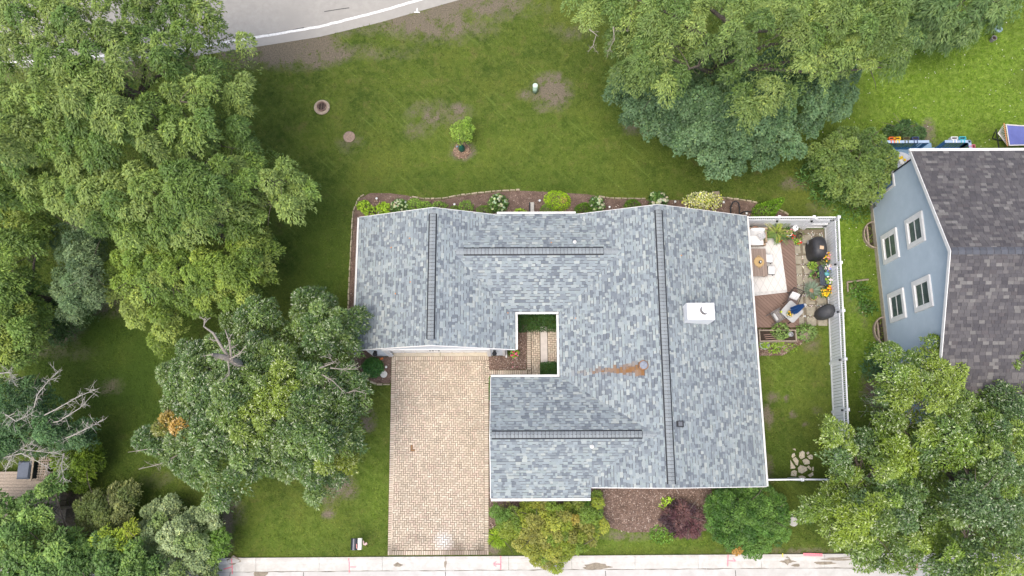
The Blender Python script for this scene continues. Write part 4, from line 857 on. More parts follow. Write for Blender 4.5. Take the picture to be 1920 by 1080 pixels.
mb.tube([(cx_-.25, cy_+.25, 1.32), (cx_-.22, cy_+.34, 1.8), (cx_, cy_+.36, 1.88), (cx_+.22, cy_+.34, 1.8), (cx_+.25, cy_+.25, 1.32)], .016, 5)
for k in range(4): mb.tube([(cx_-.15+k*.1, cy_+.25, 1.32), (cx_-.13+k*.087, cy_+.35, 1.84)], .01, 4)
mb.build('backrest', m_dark, ck)
for sx in (-1, 1):
    for sy in (-1, 1): MB().tube([(cx_+sx*.24, cy_+sy*.24, 1.32), (cx_+sx*.28, cy_+sy*.28, .88)], .016, 5).build('leg', m_dark, ck)
# ---- hammock
hm = thing('hammock', (27.6, 16.9, 0), 'blue fabric hammock with white rope ends and orange spreader bar', 'hammock'); hb = MB(); NXs, NYs = 12, 8
x0, x1, y0, y1 = 26.25, 28.9, 16.32, 17.5
vsn = [(x0+(x1-x0)*i/NXs, y0+(y1-y0)*j/NYs+.05*math.sin(math.pi*i/NXs)*(1-2*j/NYs), .82-.22*math.sin(math.pi*i/NXs)*math.sin(math.pi*(j+1)/(NYs+2))) for i in range(NXs+1) for j in range(NYs+1)]
hb.add(vsn, [(i*(NYs+1)+j, (i+1)*(NYs+1)+j, (i+1)*(NYs+1)+j+1, i*(NYs+1)+j+1) for i in range(NXs) for j in range(NYs)]); hb.build('bed', M('navy_hammock_fabric', (.12, .14, .36), .75, .1, 3), hm, smooth=True)
mb = MB(); m_rope = M('white_rope', (.66, .63, .58), .8, .1, 20)
for j in (0, NYs): mb.tube([vsn[i*(NYs+1)+j] for i in range(NXs+1)], .03, 5)
mb.tube([vsn[j] for j in range(NYs+1)], .03, 5); mb.build('border', m_rope, hm)
for (xs_, xe) in ((x0, 25.65), (x1, 29.6)):
    k = -1 if xe < xs_ else 1
    MB().tube([(xs_+k*.13, y0-.06, .85), (xs_+k*.13, y1+.06, .85)], .028, 8).build('spreader_bar', M('orange_varnished_wood', (.52, .24, .08), .45, .15, 8), hm); mb = MB()
    for i in range(11): mb.tube([(xs_, y0+(y1-y0)*i/10, .82), (xs_+k*.13, y0+(y1-y0)*i/10, .85), (xe, 16.95, .95)], .009, 4)
    mb.build('cord', m_rope, hm)
mb = MB(); mb.tube([(25.4, 16.95, 1.1), (25.75, 16.95, .3), (26.2, 16.95, .04), (29.2, 16.95, .04), (29.6, 16.95, .3), (29.9, 16.95, 1.1)], .03, 8)
for x in (26.2, 29.1): mb.tube([(x, 16.3, .03), (x, 17.6, .03)], .03, 8)
mb.build('stand', m_dark, hm)
# ---- garden ornaments by the hammock
bx_, by_ = G(1863, 68, 0); bb = thing('bird_bath', (bx_+.35, by_+.1, 0), 'shallow glass bird bath on a thin dark stand', 'bird bath'); x, y = G(1872, 54, .8)
bb.location = (x, y, 0); mb = MB()
for k in range(3): a = k*2.094+.5; mb.tube([(x+.2*math.cos(a), y+.2*math.sin(a), 0), (x+.03*math.cos(a), y+.03*math.sin(a), .5), (x+.15*math.cos(a), y+.15*math.sin(a), .78)], .012, 5)
mb.build('stand', m_dark, bb); MB().lathe((x, y, .74), [(0, 0), (.12, .02), (.2, .05), (.225, .08), (.21, .08), (.15, .05), (0, .035)], 24).build('bowl', M('blue_glass', (.24, .34, .38), .15, .3, 4, 0, .7), bb); MB().box(x-.07, x+.05, y-.03, y+.09, .78, .84).build('solar_pump', m_dark, bb)
x, y = G(1860, 75, .1); pt = thing('flower_pot', (x, y, 0), 'empty dark pot standing on the lawn below the bird bath', 'pot'); MB().lathe((x, y, 0), [(.1, 0), (.14, .32), (.15, .34), (.125, .34), (.12, .28), (0, .27)], 18).build('pot', M('grey_pot', (.30, .28, .28), .7), pt); MB().lathe((x, y, .265), [(.118, 0), (.118, .015), (0, .018)], 16).build('soil', m_soil, pt)
x, y = G(1746, 40, .9); gb = thing('gazing_ball', (x, y, 0), 'silver gazing ball on a stand under the drooping branches', 'garden ornament'); MB().lathe((x, y, 0), [(.14, 0), (.05, .05), (.04, .6), (.1, .68)], 12).build('stand', m_dark, gb); MB().lathe((x, y, .68), [(.02, 0)]+[(.15*math.sin(t), .15-.15*math.cos(t)) for t in [.4, .8, 1.2, 1.57, 1.9, 2.3, 2.7]]+[(0, .3)], 18).build('ball', M('silvered_glass', (.6, .62, .64), .15, .05, 5, 0, .5, .8), gb, smooth=True)
# ================================================================ WHITE FENCE
fence = thing('fence', (16.4, 12.05, 0), 'white vinyl privacy fence enclosing deck, patio and side lawn', 'fence')
m_fb = M('white_vinyl_board', (.80, .815, .83), .45, .06, 2.5, 0, .4)
bm_ = None
def boardmesh(w): return MB().ob((0, 0, .72), (w-.02, .024, 1.26), 0, None, 0, 0).mesh('board', m_fb)
BW = .152; BME = boardmesh(BW)
def panel(a, b, root, z1=1.84):
    a, b = Vector(a), Vector(b); L = (b-a).length; d = (b-a)/L; rz = math.atan2(d.y, d.x); c = (a+b)/2
    for z, h, w_ in ((.09, .12, .05), (1.36, .10, .055), (1.78, .09, .06)): MB().ob((c.x, c.y, z), (L-.1, w_, h), rz).build('rail', m_white, root)
    n = max(1, round((L-.12)/BW))
    for i in range(n):
        p = a+d*(.06+(L-.12)*(i+.5)/n); link(BME, 'board', root, (p.x, p.y, 0), (0, 0, rz))
    t = MB(); n = int(L/.11)
    for i in range(n): p = a+d*(.08+(L-.16)*(i+.5)/n); t.ob((p.x, p.y, 1.575), (.045, .022, .34), rz)
    t.build('topper', m_fb, root)
def fpost(p, root):
    o = MB().ob((p[0], p[1], .94), (.127, .127, 1.9), 0).build('post', m_white, root); MB().ob((p[0], p[1], 1.915), (.155, .155, .05), 0, None, 0, .03).build('post_cap', m_white, o)
    return o
EP = [(16.44, 12.08), (16.31, 9.72), (16.20, 7.30), (16.07, 4.92), (15.95, 2.5), (15.86, .9), (15.8, -.75)]
NPp = [(11.2, 12.10), (13.45, 12.10), (15.2, 12.09)]
for i in range(len(EP)-1): panel(EP[i], EP[i+1], fence)
for i in range(len(NPp)-1): panel(NPp[i], NPp[i+1], fence)
panel((11.2, -.74), (13.5, -.72), fence); panel((13.5, -.72), (15.8, -.75), fence)
for p in EP+NPp[1:]+[(13.5, -.72), (11.62, -.74)]: fpost(p, fence)
for p in ((16.18, 9.72), (16.08, 7.30), (15.95, 4.92), (15.83, 2.5), (13.45, 11.98), (15.2, 11.97)):
    mb = MB(); mb.ob((p[0], p[1], 1.5), (.09, .09, .12), 0, None, 0, .02); mb.build('solar_light', m_dark, fence)
gt = thing('fence_gate', (15.85, 12.08, 0), 'white vinyl gate in the corner of the fence behind the covered grill', 'gate'); panel((15.3, 12.085), (16.34, 12.08), gt)
MB().ob((15.82, 12.05, .72), (1.0, .03, .09), 0, None, 0).build('brace', m_white, gt)
for z in (.4, 1.4): MB().ob((16.28, 12.04, z), (.22, .03, .06), 0).build('hinge', m_dark, gt)
MB().ob((15.36, 12.03, 1.15), (.14, .05, .05), 0).build('latch', m_dark, gt); MB().ob((15.3, 12.02, .93), (.1, .1, 1.86), 0).build('post', m_white, gt)
# ================================================================ DECK AND FURNITURE
DZ = .25; deck = thing('deck', (13, 9.4, 0), 'brown composite deck with diagonal boards east of the house', 'deck')
m_comp = MA('brown_composite_board', .75, .1, 18, .25, 0, .15)
dd = (math.cos(R_(45)), math.sin(R_(45)))
c = min(dd[0]*x+dd[1]*y for x, y in DECK)
while c < max(dd[0]*x+dd[1]*y for x, y in DECK):
    q = clip(clip(DECK, dd[0], dd[1], c+.130), -dd[0], -dd[1], -c)
    if len(q) > 2: MB().prism(q, DZ-.03, DZ, vc((.205, .138, .11))).build('deck_board', m_comp, deck)
    c += .145
fr = MB(); fr.prism([(DECK[0][0]+.02, DECK[0][1]-.02), (DECK[1][0]-.02, DECK[1][1]-.02), (DECK[2][0]-.02, DECK[2][1]+.02), (DECK[3][0]+.02, DECK[3][1]+.02)], 0, DZ-.032); fr.build('frame', M('deck_fascia', (.12, .08, .065), .8), deck)
# rug
m_rug, nt, b, _ = newmat('cream_diamond_rug'); g = nt.nodes.new('ShaderNodeNewGeometry')
def rugline(ax):
    mp = nt.nodes.new('ShaderNodeMapping'); mp.inputs['Rotation'].default_value = (0, 0, R_(ax)); nt.links.new(g.outputs['Position'], mp.inputs[0])
    sx = nt.nodes.new('ShaderNodeSeparateXYZ'); nt.links.new(mp.outputs[0], sx.inputs[0]); md = nt.nodes.new('ShaderNodeMath'); md.operation = 'PINGPONG'; md.inputs[1].default_value = .17; nt.links.new(sx.outputs[0], md.inputs[0]); return ramp(nt, md.outputs[0], .012, .004)
c = mixc(nt, ramp(nt, noise(nt, 40, 3), .3, .7), (.56, .54, .51), (.66, .64, .61)); c = mixc(nt, rugline(28), c, (.40, .385, .365)); c = mixc(nt, rugline(-28), c, (.40, .385, .365)); nt.links.new(c, b.inputs[0]); b.inputs['Roughness'].default_value = .95
rq = [G(1404, 446, DZ), G(1462, 447, DZ), G(1476, 548, DZ), G(1404, 556, DZ)]; rg = thing('rug', (rq[0][0]+1, rq[2][1]+1, DZ), 'cream outdoor rug with grey diamond lattice under the slatted table', 'rug'); MB().prism(rq, DZ+.002, DZ+.014).build('rug_body', m_rug, rg)
q = [G(1404, 549, DZ), G(1475, 543, DZ), G(1476, 548, DZ), G(1404, 556, DZ)]; MB().prism(q, DZ+.0145, DZ+.018).build('border', M('rug_border', (.52, .51, .49), .95), rg)
# sofa
m_cush = M('white_cushion_fabric', (.70, .69, .67), .85, .05, 6, .1); m_wick = M('tan_wicker', (.33, .24, .165), .8, .25, 40, .5)
x1, y0 = G(1437, 459, .6); x0 = x1-1.75; y1 = G(1437, 427, .9)[1]; sf_ = thing('sofa', ((x0+x1)/2, (y0+y1)/2, DZ), 'white cushioned outdoor sofa with tan wicker frame by the fence', 'sofa')
MB().box(x0, x1, y0, y1, DZ+.04, DZ+.28).build('frame', m_wick, sf_); MB().box(x0, x1, y1-.1, y1, DZ+.28, DZ+.72).build('back_frame', m_wick, sf_); MB().box(x1-.09, x1, y0+.1, y1-.1, DZ+.28, DZ+.55).build('arm', m_wick, sf_)
for i in range(2): MB().cushion((x0+.42+i*.80, y0+.34, DZ+.36), (.8, .74, .2)).build('seat_cushion', m_cush, sf_, smooth=True)
for i in range(2): MB().cushion((x0+.42+i*.80, y1-.2, DZ+.64), (.78, .5, .2), 0, R_(62)).build('back_cushion', m_cush, sf_, smooth=True)
for sx in (x0+.05, x1-.05):
    for sy in (y0+.05, y1-.05): MB().box(sx-.03, sx+.03, sy-.03, sy+.03, DZ, DZ+.04).build('foot', m_dark, sf_)
m_pill = M('grey_marbled_fabric', (.45, .45, .46), .85, .4, 18, 0, .2, 0, (.62, .61, .6)); px_, py_ = G(1429, 442, .85)
tag(MB().cushion((px_, py_, DZ+.58), (.42, .42, .14), .6, R_(35)).build('throw_pillow', m_pill, None, (px_, py_, DZ+.46), True), 'grey marbled throw pillow on the white outdoor sofa', 'pillow')
x, y = G(1416, 422, .5); y = min(y, 11.85); mb = MB()
for i in range(16): mb.dot((x+rnd.uniform(-.5, .35), y+rnd.uniform(-.1, .06), DZ+.1+rnd.uniform(0, .3)), rnd.uniform(.1, .16), (.46*rnd.uniform(.8, 1.1), .29, .2), .8)
tag(mb.build('canvas_cover', m_chip, None, (x, y, DZ)), 'crumpled tan canvas cover stuffed behind the white sofa', 'cover')
# slatted table
q = [G(1408, 466, .68), G(1435, 466, .68), G(1441, 518, .68), G(1409, 520, .68)]; x0, x1, y0, y1 = q[0][0]-.15, (q[1][0]+q[2][0])/2, q[2][1], q[1][1]
m_slat = MA('grey_brown_slat', .75, .12, 25, .25, 0, .2); st_ = thing('slatted_table', ((x0+x1)/2, (y0+y1)/2, DZ), 'long grey-brown slatted table carrying a round tray', 'table'); n = 7
for i in range(n): a = x0+(x1-x0)*i/n; MB().box(a, a+(x1-x0)/n-.012, y0, y1, .65, .68, vc((.27, .21, .175))).build('slat', m_slat, st_)
MB().box(x0+.05, x1-.05, y0+.06, y1-.06, .58, .645).build('apron', m_wood, st_)
for sx in (x0+.08, x1-.08):
    for sy in (y0+.09, y1-.09): MB().box(sx-.04, sx+.04, sy-.04, sy+.04, DZ+.02, .58).build('leg', m_wood, st_)
x, y = G(1423, 491, .7); ty_ = thing('tray', (x, y, .68), 'round woven tray with two handles on the slatted table', 'tray'); m_woven = M('woven_seagrass', (.50, .35, .17), .85, .2, 40, .4)
MB().lathe((x, y, .682), [(.24, 0), (.27, .04), (.255, .045), (.235, .015), (0, .012)], 28).build('tray_body', m_woven, ty_)
for s_ in (-1, 1): MB().tube([(x-.08, y+s_*.255, .72), (x-.05, y+s_*.31, .74), (x+.05, y+s_*.31, .74), (x+.08, y+s_*.255, .72)], .014, 5).build('handle', m_woven, ty_)
x, y = G(1426, 491, .8); ln = thing('candle_lantern', (x, y, .694), 'small black candle jar on the woven tray', 'candle'); MB().lathe((x, y, .694), [(.07, 0), (.075, .02), (.075, .14), (.06, .16), (.055, .16), (.055, .1), (0, .1)], 14).build('jar', m_dark, ln); MB().lathe((x, y, .794), [(.05, 0), (.05, .02), (0, .03)], 12).build('candle', m_cush, ln)
for (px, py, nm) in ((1443, 484, 'white cushioned stool beside the slatted table, nearer the sofa'), (1447, 506, 'white cushioned stool beside the slatted table, nearer the round-cornered table')):
    x, y = G(px, py, .7); o = thing('stool', (x, y, DZ), nm, 'stool', 'white stools along the slatted table'); MB().cushion((x, y, .66), (.36, .44, .14), -.06, 0, 8, .2).build('cushion', m_cush, o, smooth=True); MB().ob((x, y, .575), (.36, .44, .03), -.06).build('seat_frame', m_dark, o)
    for sx in (-.15, .15):
        for sy in (-.19, .19): MB().box(x+sx-.015, x+sx+.015, y+sy-.015, y+sy+.015, DZ+.018, .56).build('leg', m_dark, o)
# square table with closed umbrella
q = [G(1483, 562, .97), G(1507, 583, .97), G(1487, 607, .97), G(1462, 585, .97)]; cx_, cy_ = sum(p[0] for p in q)/4, sum(p[1] for p in q)/4; rz = math.atan2(q[1][1]-q[0][1], q[1][0]-q[0][0])
tb = thing('patio_table', (cx_, cy_, DZ), 'square pale grey table with rounded corners round the closed umbrella', 'table'); hs = .43; P = []
for (sx, sy, a0) in ((1, 1, 0), (-1, 1, 1.571), (-1, -1, 3.142), (1, -1, 4.712)):
    for i in range(5): a = a0+1.571*i/4; P.append((sx*(hs-.12)+.12*math.cos(a), sy*(hs-.12)+.12*math.sin(a)))
P = [(cx_+x*math.cos(rz)-y*math.sin(rz), cy_+x*math.sin(rz)+y*math.cos(rz)) for x, y in P]; MB().prism(P, .945, .97).build('tabletop', M('frosted_grey_glass', (.40, .40, .39), .3, .1, 4, 0, .5), tb)
for k in range(4): a = rz+.785+k*1.571; MB().tube([(cx_+.45*math.cos(a), cy_+.45*math.sin(a), .945), (cx_+.5*math.cos(a), cy_+.5*math.sin(a), DZ+.0)], .022).build('leg', m_dark, tb)
um = thing('umbrella', (cx_, cy_, DZ), 'closed blue patio umbrella standing through the square grey table', 'umbrella'); MB().tube([(cx_, cy_, DZ), (cx_, cy_, 2.75)], .022, 8).build('pole', m_metal, um); MB().lathe((cx_, cy_, DZ), [(.24, 0), (.24, .05), (.05, .09)], 18).build('base', m_dark, um)
n = 32; prof = [(.17, 1.22), (.16, 1.5), (.12, 2.0), (.07, 2.45), (.03, 2.72)]; mb = MB(); vsn = []
for (r, z) in prof:
    for k in range(n): a = 6.283*k/n; rr = r*(1+.28*math.cos(a*8)); vsn.append((cx_+rr*math.cos(a), cy_+rr*math.sin(a), z+.04*math.cos(a*4)*(z < 1.3)))
mb.add(vsn, [(i*n+k, i*n+(k+1) % n, (i+1)*n+(k+1) % n, (i+1)*n+k) for i in range(len(prof)-1) for k in range(n)]+[tuple(range((len(prof)-1)*n, len(prof)*n))]); mb.build('canopy', M('royal_blue_canvas', (.02, .085, .26), .8, .12, 6), um); MB().lathe((cx_, cy_, 2.72), [(.04, 0), (.055, .04), (.03, .1), (0, .11)], 10).build('finial', M('grey_finial', (.45, .47, .5), .5), um)
def flowers(mb, x, y, z, r, n, cols, s=.035):
    for i in range(n): a = rnd.uniform(0, 6.283); q = r*math.sqrt(rnd.random()); mb.dot((x+q*math.cos(a), y+q*math.sin(a), z+rnd.uniform(0, .08)), s*rnd.uniform(.7, 1.2), tuple(c*rnd.uniform(.85, 1.1) for c in rnd.choice(cols)), .7)
GRN = [(.06, .12, .02), (.09, .16, .03), (.05, .10, .025)]; LIME = [(.17, .27, .03), (.22, .32, .04), (.12, .22, .03)]; YEL = [(.85, .52, .02), (.9, .62, .04)]; RED = [(.65, .02, .02), (.7, .05, .03)]; PNK = [(.75, .22, .32), (.8, .4, .45)]
def potted(px, py, z0, label, r, h, lr, lh, cols, fl=None, pmat=None, nleaf=140, leaf=(.11, .055), shape='dome', zp=None, name='potted_plant', rib=False):
    x, y = G(px, py, z0+h); root = thing(name, (x, y, z0), label, 'potted plant')
    pb = MB(); pb.lathe((x, y, z0), [(r*.7, 0), (r*.98, h*.9), (r*1.05, h*.92), (r*1.05, h), (r*.9, h), (r*.88, h*.88)], 18); pb.build('pot', pmat or m_terra, root); MB().lathe((x, y, z0+h*.86), [(r*.89, 0), (r*.85, .02), (0, .03)], 16).build('soil', m_soil, root)
    V, cl = blob((x, y, z0+h*.92), lr, lr, lh, nleaf, leaf[0], leaf[1], cols, shape); addnp('foliage', V, 4, m_leaf, cl, root)
    if fl: mb = MB(); flowers(mb, x+fl[3], y+fl[4], z0+h+lh*.75, fl[0], fl[1], fl[2], fl[5] if len(fl) > 5 else .035); mb.build('blossoms', m_flower, root)
    return root
potted(1481, 589, .97, 'small ring planter of yellow flowers at the foot of the umbrella', .12, .1, .16, .1, GRN, (.16, 16, YEL, 0, 0, .035), m_white, 40, (.07, .035))
x, y = G(1464, 585, 1.0); tag(MB().lathe((x, y, .97), [(.05, 0), (.055, .12), (.03, .16), (0, .17)], 12).build('citronella_jar', M('yellow_green_glass', (.45, .55, .05), .3), None, (x, y, .97)), 'yellow-green jar on the west corner of the square table', 'jar')
def slat_chair(px, py, rz, label, frame, seatc, back_slats):
    x, y = G(px, py, .7); o = thing('patio_chair', (x, y, DZ), label, 'chair'); L = lambda a, b, z: (x+a*math.cos(rz)-b*math.sin(rz), y+a*math.sin(rz)+b*math.cos(rz), z)
    for i in range(6): MB().ob(L(0, -.22+i*.088, .68), (.5, .07, .025), rz, vc(seatc)).build('seat_slat', m_slat, o)
    for s_ in (-1, 1):
        MB().tube([L(s_*.28, -.3, DZ), L(s_*.28, -.25, .9), L(s_*.28, .26, .93)], .02, 6).build('arm', frame, o); MB().tube([L(s_*.27, .26, .93), L(s_*.27, .2, .66), L(s_*.27, .36, DZ)], .02, 6).build('leg', frame, o)
        MB().tube([L(s_*.26, .24, .66), L(s_*.26, .4, 1.22)], .02, 6).build('back_post', frame, o)
    MB().tube([L(-.27, .4, 1.22), L(.27, .4, 1.22)], .022, 6).build('back_rail', frame, o); MB().tube([L(-.27, .25, .7), L(.27, .25, .7)], .018, 6).build('back_rail', frame, o)
    for i in range(back_slats): a = -.2+.4*i/(back_slats-1); MB().tube([L(a, .25, .7), L(a, .4, 1.22)], .015, 5).build('back_slat', frame, o)
    return L
m_brz = M('bronze_frame', (.055, .045, .042), .5, .2, 9); m_gry = M('grey_frame', (.20, .19, .185), .5, .15, 9)
Lf = slat_chair(1487, 560, -.42, 'dark slat-backed chair north of the square table with white cushion', m_brz, (.16, .13, .125), 6)
c_ = Lf(0, .12, .82); tag(MB().cushion(c_, (.44, .42, .13), -.42, R_(48)).build('chair_cushion', M('white_leaf_print_fabric', (.66, .66, .66), .85, .2, 12), None, (c_[0], c_[1], .7), True), 'white leaf-print cushion leaning on the dark slatted chair', 'cushion')
Lf = slat_chair(1458, 592, 2.07, 'grey slatted armchair at the west corner of the square table', m_gry, (.24, .22, .21), 5)
c_ = Lf(0, .17, .82); tag(MB().cushion(c_, (.44, .3, .12), 2.07, R_(70)).build('chair_cushion', m_cush, None, (c_[0], c_[1], .7), True), 'plain white cushion standing on the grey slatted armchair', 'cushion')
# palm and flowers
x, y = G(1455, 437, .55); pm_ = thing('potted_palm', (x, y, DZ), 'bushy yellow-green palm in a dark pot beside the white sofa', 'potted plant')
MB().lathe((x, y, DZ), [(.15, 0), (.2, .3), (.21, .32), (.18, .32), (.17, .28), (0, .27)], 18).build('pot', M('dark_brown_pot', (.07, .05, .04), .6), pm_)
for k in range(13):
    a = k*6.283/13+rnd.uniform(-.2, .2); Lr = rnd.uniform(.55, .85); V = []; Cc = []
    pts = [np.array([x+Lr*t*math.cos(a), y+Lr*t*math.sin(a), DZ+.35+.75*t-.55*t*t*(1.1)]) for t in np.linspace(.05, 1, 12)]
    C = np.repeat(np.array(pts), 2, 0); sg = np.tile([1, -1], 12); d = np.stack([np.cos(a)*.6-sg*np.sin(a), np.sin(a)*.6+sg*np.cos(a), np.full(24, -.25)], 1)
    V = leafverts(C, d, np.tile([0, 0, 1.], (24, 1)), .24*(1.1-np.repeat(np.linspace(0, 1, 12), 2)*.6), np.full(24, .038)); cc = np.tile(np.array(rnd.choice([(.16, .24, .04), (.3, .36, .06), (.10, .19, .04), (.42, .42, .12)])), (24, 1))*(.8+.4*RS.rand(24, 1)); addnp('frond', V, 4, m_leaf, cc, pm_)
potted(1459, 449, DZ, 'red geranium pot in front of the palm', .11, .18, .2, .14, GRN, (.16, 9, RED, .02, -.02, .045), nleaf=90)
potted(1441, 441, DZ, 'small dark pot of red flowers between sofa and palm', .1, .2, .14, .12, GRN, (.12, 6, RED, 0, 0, .035), M('dark_pot', (.05, .045, .04), .6), 60)
wp = potted(1478, 438, DZ, 'bushy red and pink geraniums with white hoop handle by the fence', .16, .22, .3, .24, [(.03, .08, .02), (.05, .11, .03)], (.3, 12, RED+PNK, .12, -.1, .04), M('white_pot', (.7, .7, .7), .5), 260, (.1, .06))
wpl = wp.location; MB().tube([(wpl.x-.16, wpl.y-.05, .5), (wpl.x-.1, wpl.y-.16, .66), (wpl.x+.05, wpl.y-.18, .7), (wpl.x+.14, wpl.y-.05, .68), (wpl.x+.16, wpl.y+.06, .5)], .02, 6).build('hoop_handle', m_white, wp)
potted(1495, 452, .05, 'lime-leaved pot with pink flowers on the first paver', .12, .2, .18, .14, LIME, (.16, 5, PNK+RED, .06, -.08, .04), M('grey_blue_pot', (.20, .22, .25), .6), 90)
potted(1499, 441, .05, 'dark brown pot with trailing dry stems next to the gate', .16, .3, .2, .12, [(.14, .13, .06), (.10, .13, .04)], None, M('brown_glazed_pot', (.09, .06, .05), .4), 60, (.16, .03))
x, y = G(1491, 428, .5); ll = thing('garden_lantern', (x, y, DZ), 'small white lantern against the fence by the geraniums', 'lantern'); MB().lathe((x, y, DZ), [(.14, 0), (.14, .03), (.1, .05), (.1, .3), (.15, .33), (0, .42)], 8).build('body', m_white, ll); MB().lathe((x, y, DZ+.42), [(.03, 0), (.02, .06), (0, .07)], 8).build('finial', m_dark, ll)
potted(1523, 498, .05, 'tan pot with a lime coleus', .19, .3, .2, .2, LIME, None, M('tan_pot', (.36, .25, .17), .8), 120)
potted(1527, 515, .05, 'small clay pot with broad green leaves west of the dark bench', .13, .2, .2, .18, [(.13, .24, .05), (.09, .18, .04)], None, None, 26, (.2, .15))
ag = potted(1526, 556, .05, 'tan pot with blue-grey bowl below the silvery plant', .2, .32, .12, .1, LIME, None, M('light_terracotta', (.42, .27, .17), .8), 30)
x, y = G(1521, 545, .3); sv = thing('silver_plant', (x, y, .05), 'spiky silver-green foliage plant in a pot on the patio', 'potted plant'); MB().lathe((x, y, .05), [(.12, 0), (.17, .2), (.15, .2), (.14, .17), (0, .17)], 16).build('pot', m_terra, sv); k = 190; a = RS.rand(k)*6.283; D = np.stack([np.cos(a), np.sin(a), .2+.8*RS.rand(k)], 1)
V = leafverts(np.stack([x+.1*np.cos(a), y+.1*np.sin(a), np.full(k, .27)+.15*RS.rand(k)], 1), D, np.tile([0, 0, 1.], (k, 1))+RS.normal(size=(k, 3))*.3, .25+.3*RS.rand(k), np.full(k, .035)); addnp('foliage', V, 4, m_leaf, np.array([[.22, .29, .21]])*(.7+.6*RS.rand(k, 1)), sv)
potted(1544, 550, .05, 'pot of yellow mums next to the fence', .16, .22, .24, .18, GRN, (.22, 34, YEL, 0, 0, .045), None, 130); potted(1557, 543, .05, 'taller pot of yellow mums and red blooms', .17, .34, .26, .2, GRN, (.24, 34, YEL+YEL+RED, 0, 0, .045), None, 130)
potted(1547, 486, .05, 'pot of yellow and pink flowers north of the dark bench', .18, .32, .3, .26, [(.13, .16, .05), (.09, .13, .04)], (.26, 24, YEL+PNK, .03, .05, .045), m_wood, 160)
# bench with flowers
bnx, bny = G(1546, 517, .5); bn = thing('bench', (bnx, bny, .05), 'dark metal slatted bench full of flower pots against the fence', 'bench'); m_bn = M('slate_blue_metal', (.06, .075, .10), .45, .15, 9)
for i in range(6): MB().box(bnx-.24+i*.085, bnx-.24+i*.085+.07, bny-.5, bny+.5, .46, .485).build('seat_slat', m_bn, bn)
for s_ in (-1, 1): MB().tube([(bnx-.22, bny+s_*.5, .05), (bnx-.22, bny+s_*.5, .62), (bnx+.3, bny+s_*.5, .68), (bnx+.36, bny+s_*.5, .95)], .02, 6).build('arm', m_bn, bn); MB().tube([(bnx+.24, bny+s_*.5, .05), (bnx+.38, bny+s_*.5, 1.0)], .02, 6).build('leg', m_bn, bn)
for z in (.7, .98): MB().tube([(bnx+.25+(z-.46)*.25, bny-.5, z), (bnx+.25+(z-.46)*.25, bny+.5, z)], .018, 6).build('back_rail', m_bn, bn)
for i in range(7): MB().tube([(bnx+.29, bny-.42+i*.14, .6), (bnx+.375, bny-.42+i*.14, .98)], .009, 5).build('back_bar', m_bn, bn)
potted(1551, 503, .486, 'bowl of blue and pale pink flowers on the bench', .14, .12, .2, .12, GRN, (.2, 26, [(.18, .26, .7), (.8, .55, .52), (.8, .7, .66)], 0, 0, .045), m_metal, 60); potted(1554, 527, .486, 'small white orchid-like flowers on the south end of the bench', .1, .12, .14, .16, LIME, (.18, 9, [(.8, .8, .78)], -.05, .03, .045), m_white, 60)
x, y = G(1551, 513, .6); tag(MB().lathe((x, y, .486), [(.06, 0), (.12, .07), (.13, .1), (.115, .1), (.05, .03), (0, .02)], 20).build('bowl', M('teal_glaze', (.13, .38, .42), .25, .1, 6, 0, .6), None, (x, y, .486)), 'teal glazed bowl in the middle of the bench', 'bowl')
x, y = G(1535, 514, .2); mb = MB(); mb.ob((x, y, .22), (.16, .36, .34), .1, None, 0, .03); mb.tube([(x, y-.1, .38), (x, y-.05, .5), (x, y+.05, .5), (x, y+.1, .38)], .012, 5); tag(mb.build('tote_bag', M('navy_canvas', (.02, .035, .09), .85), None, (x, y, .05)), 'dark navy tote bag standing in front of the bench', 'bag')
# covered grill
x, y = G(1532, 466, .6); gr = thing('covered_grill', (x, y, .05), 'large barbecue under a black cover beside the fence gate', 'grill'); n = 24; mb = MB(); vsn = []
for (z, k) in ((.05, 1.0), (.4, .97), (.8, .95), (1.0, .86), (1.1, .66), (1.15, .4)):
    for i in range(n):
        a = 6.283*i/n; ca, sa = math.cos(a), math.sin(a); rr = 1/((abs(ca)**3+abs(sa)**3)**(1/3)); w_ = 1+.03*math.sin(a*7+z*4)*(z < .9); vsn.append((x+.40*k*rr*ca*w_, y+.60*k*rr*sa*w_, z))
mb.add(vsn, [(i*n+k, i*n+(k+1) % n, (i+1)*n+(k+1) % n, (i+1)*n+k) for i in range(5) for k in range(n)]+[tuple(range(5*n, 6*n))]); mb.build('cover', m_black, gr, smooth=True); MB().ob((x-.43, y+.35, .55), (.04, .2, .12), 0, None, 0, .01).build('handle', m_metal, gr)
tag(MB().ob((x+.02, y-.1, 1.16), (.2, .17, .02), -.1).build('wood_block', M('pale_pine', (.55, .40, .26), .8, .15, 14), None, (x+.02, y-.1, 1.15)), 'pale wooden board lying on top of the black grill cover', 'board')
x, y = G(1551, 584, .5); fp = thing('covered_kettle_grill', (x, y, .03), 'round kettle grill under a grey cap-shaped cover by the fence', 'grill'); mb = MB(); vsn = []
for (z, k) in ((.03, .96), (.5, .97), (.72, .98), (.85, .85), (.95, .55), (.99, .2)):
    for i in range(n): a = 6.283*i/n; ex = 1+.55*max(0, math.cos(a-3.5))**3*(z < .8); vsn.append((x+.36*k*ex*math.cos(a), y+.36*k*ex*math.sin(a), z))
mb.add(vsn, [(i*n+k, i*n+(k+1) % n, (i+1)*n+(k+1) % n, (i+1)*n+k) for i in range(5) for k in range(n)]+[tuple(range(5*n, 6*n))]); mb.build('cover', M('charcoal_cover', (.05, .052, .057), .55, .2, 5, .2), fp, smooth=True)
MB().ob((x-.36, y-.1, .735), (.05, .14, .01), .3).build('label_patch', m_metal, fp)
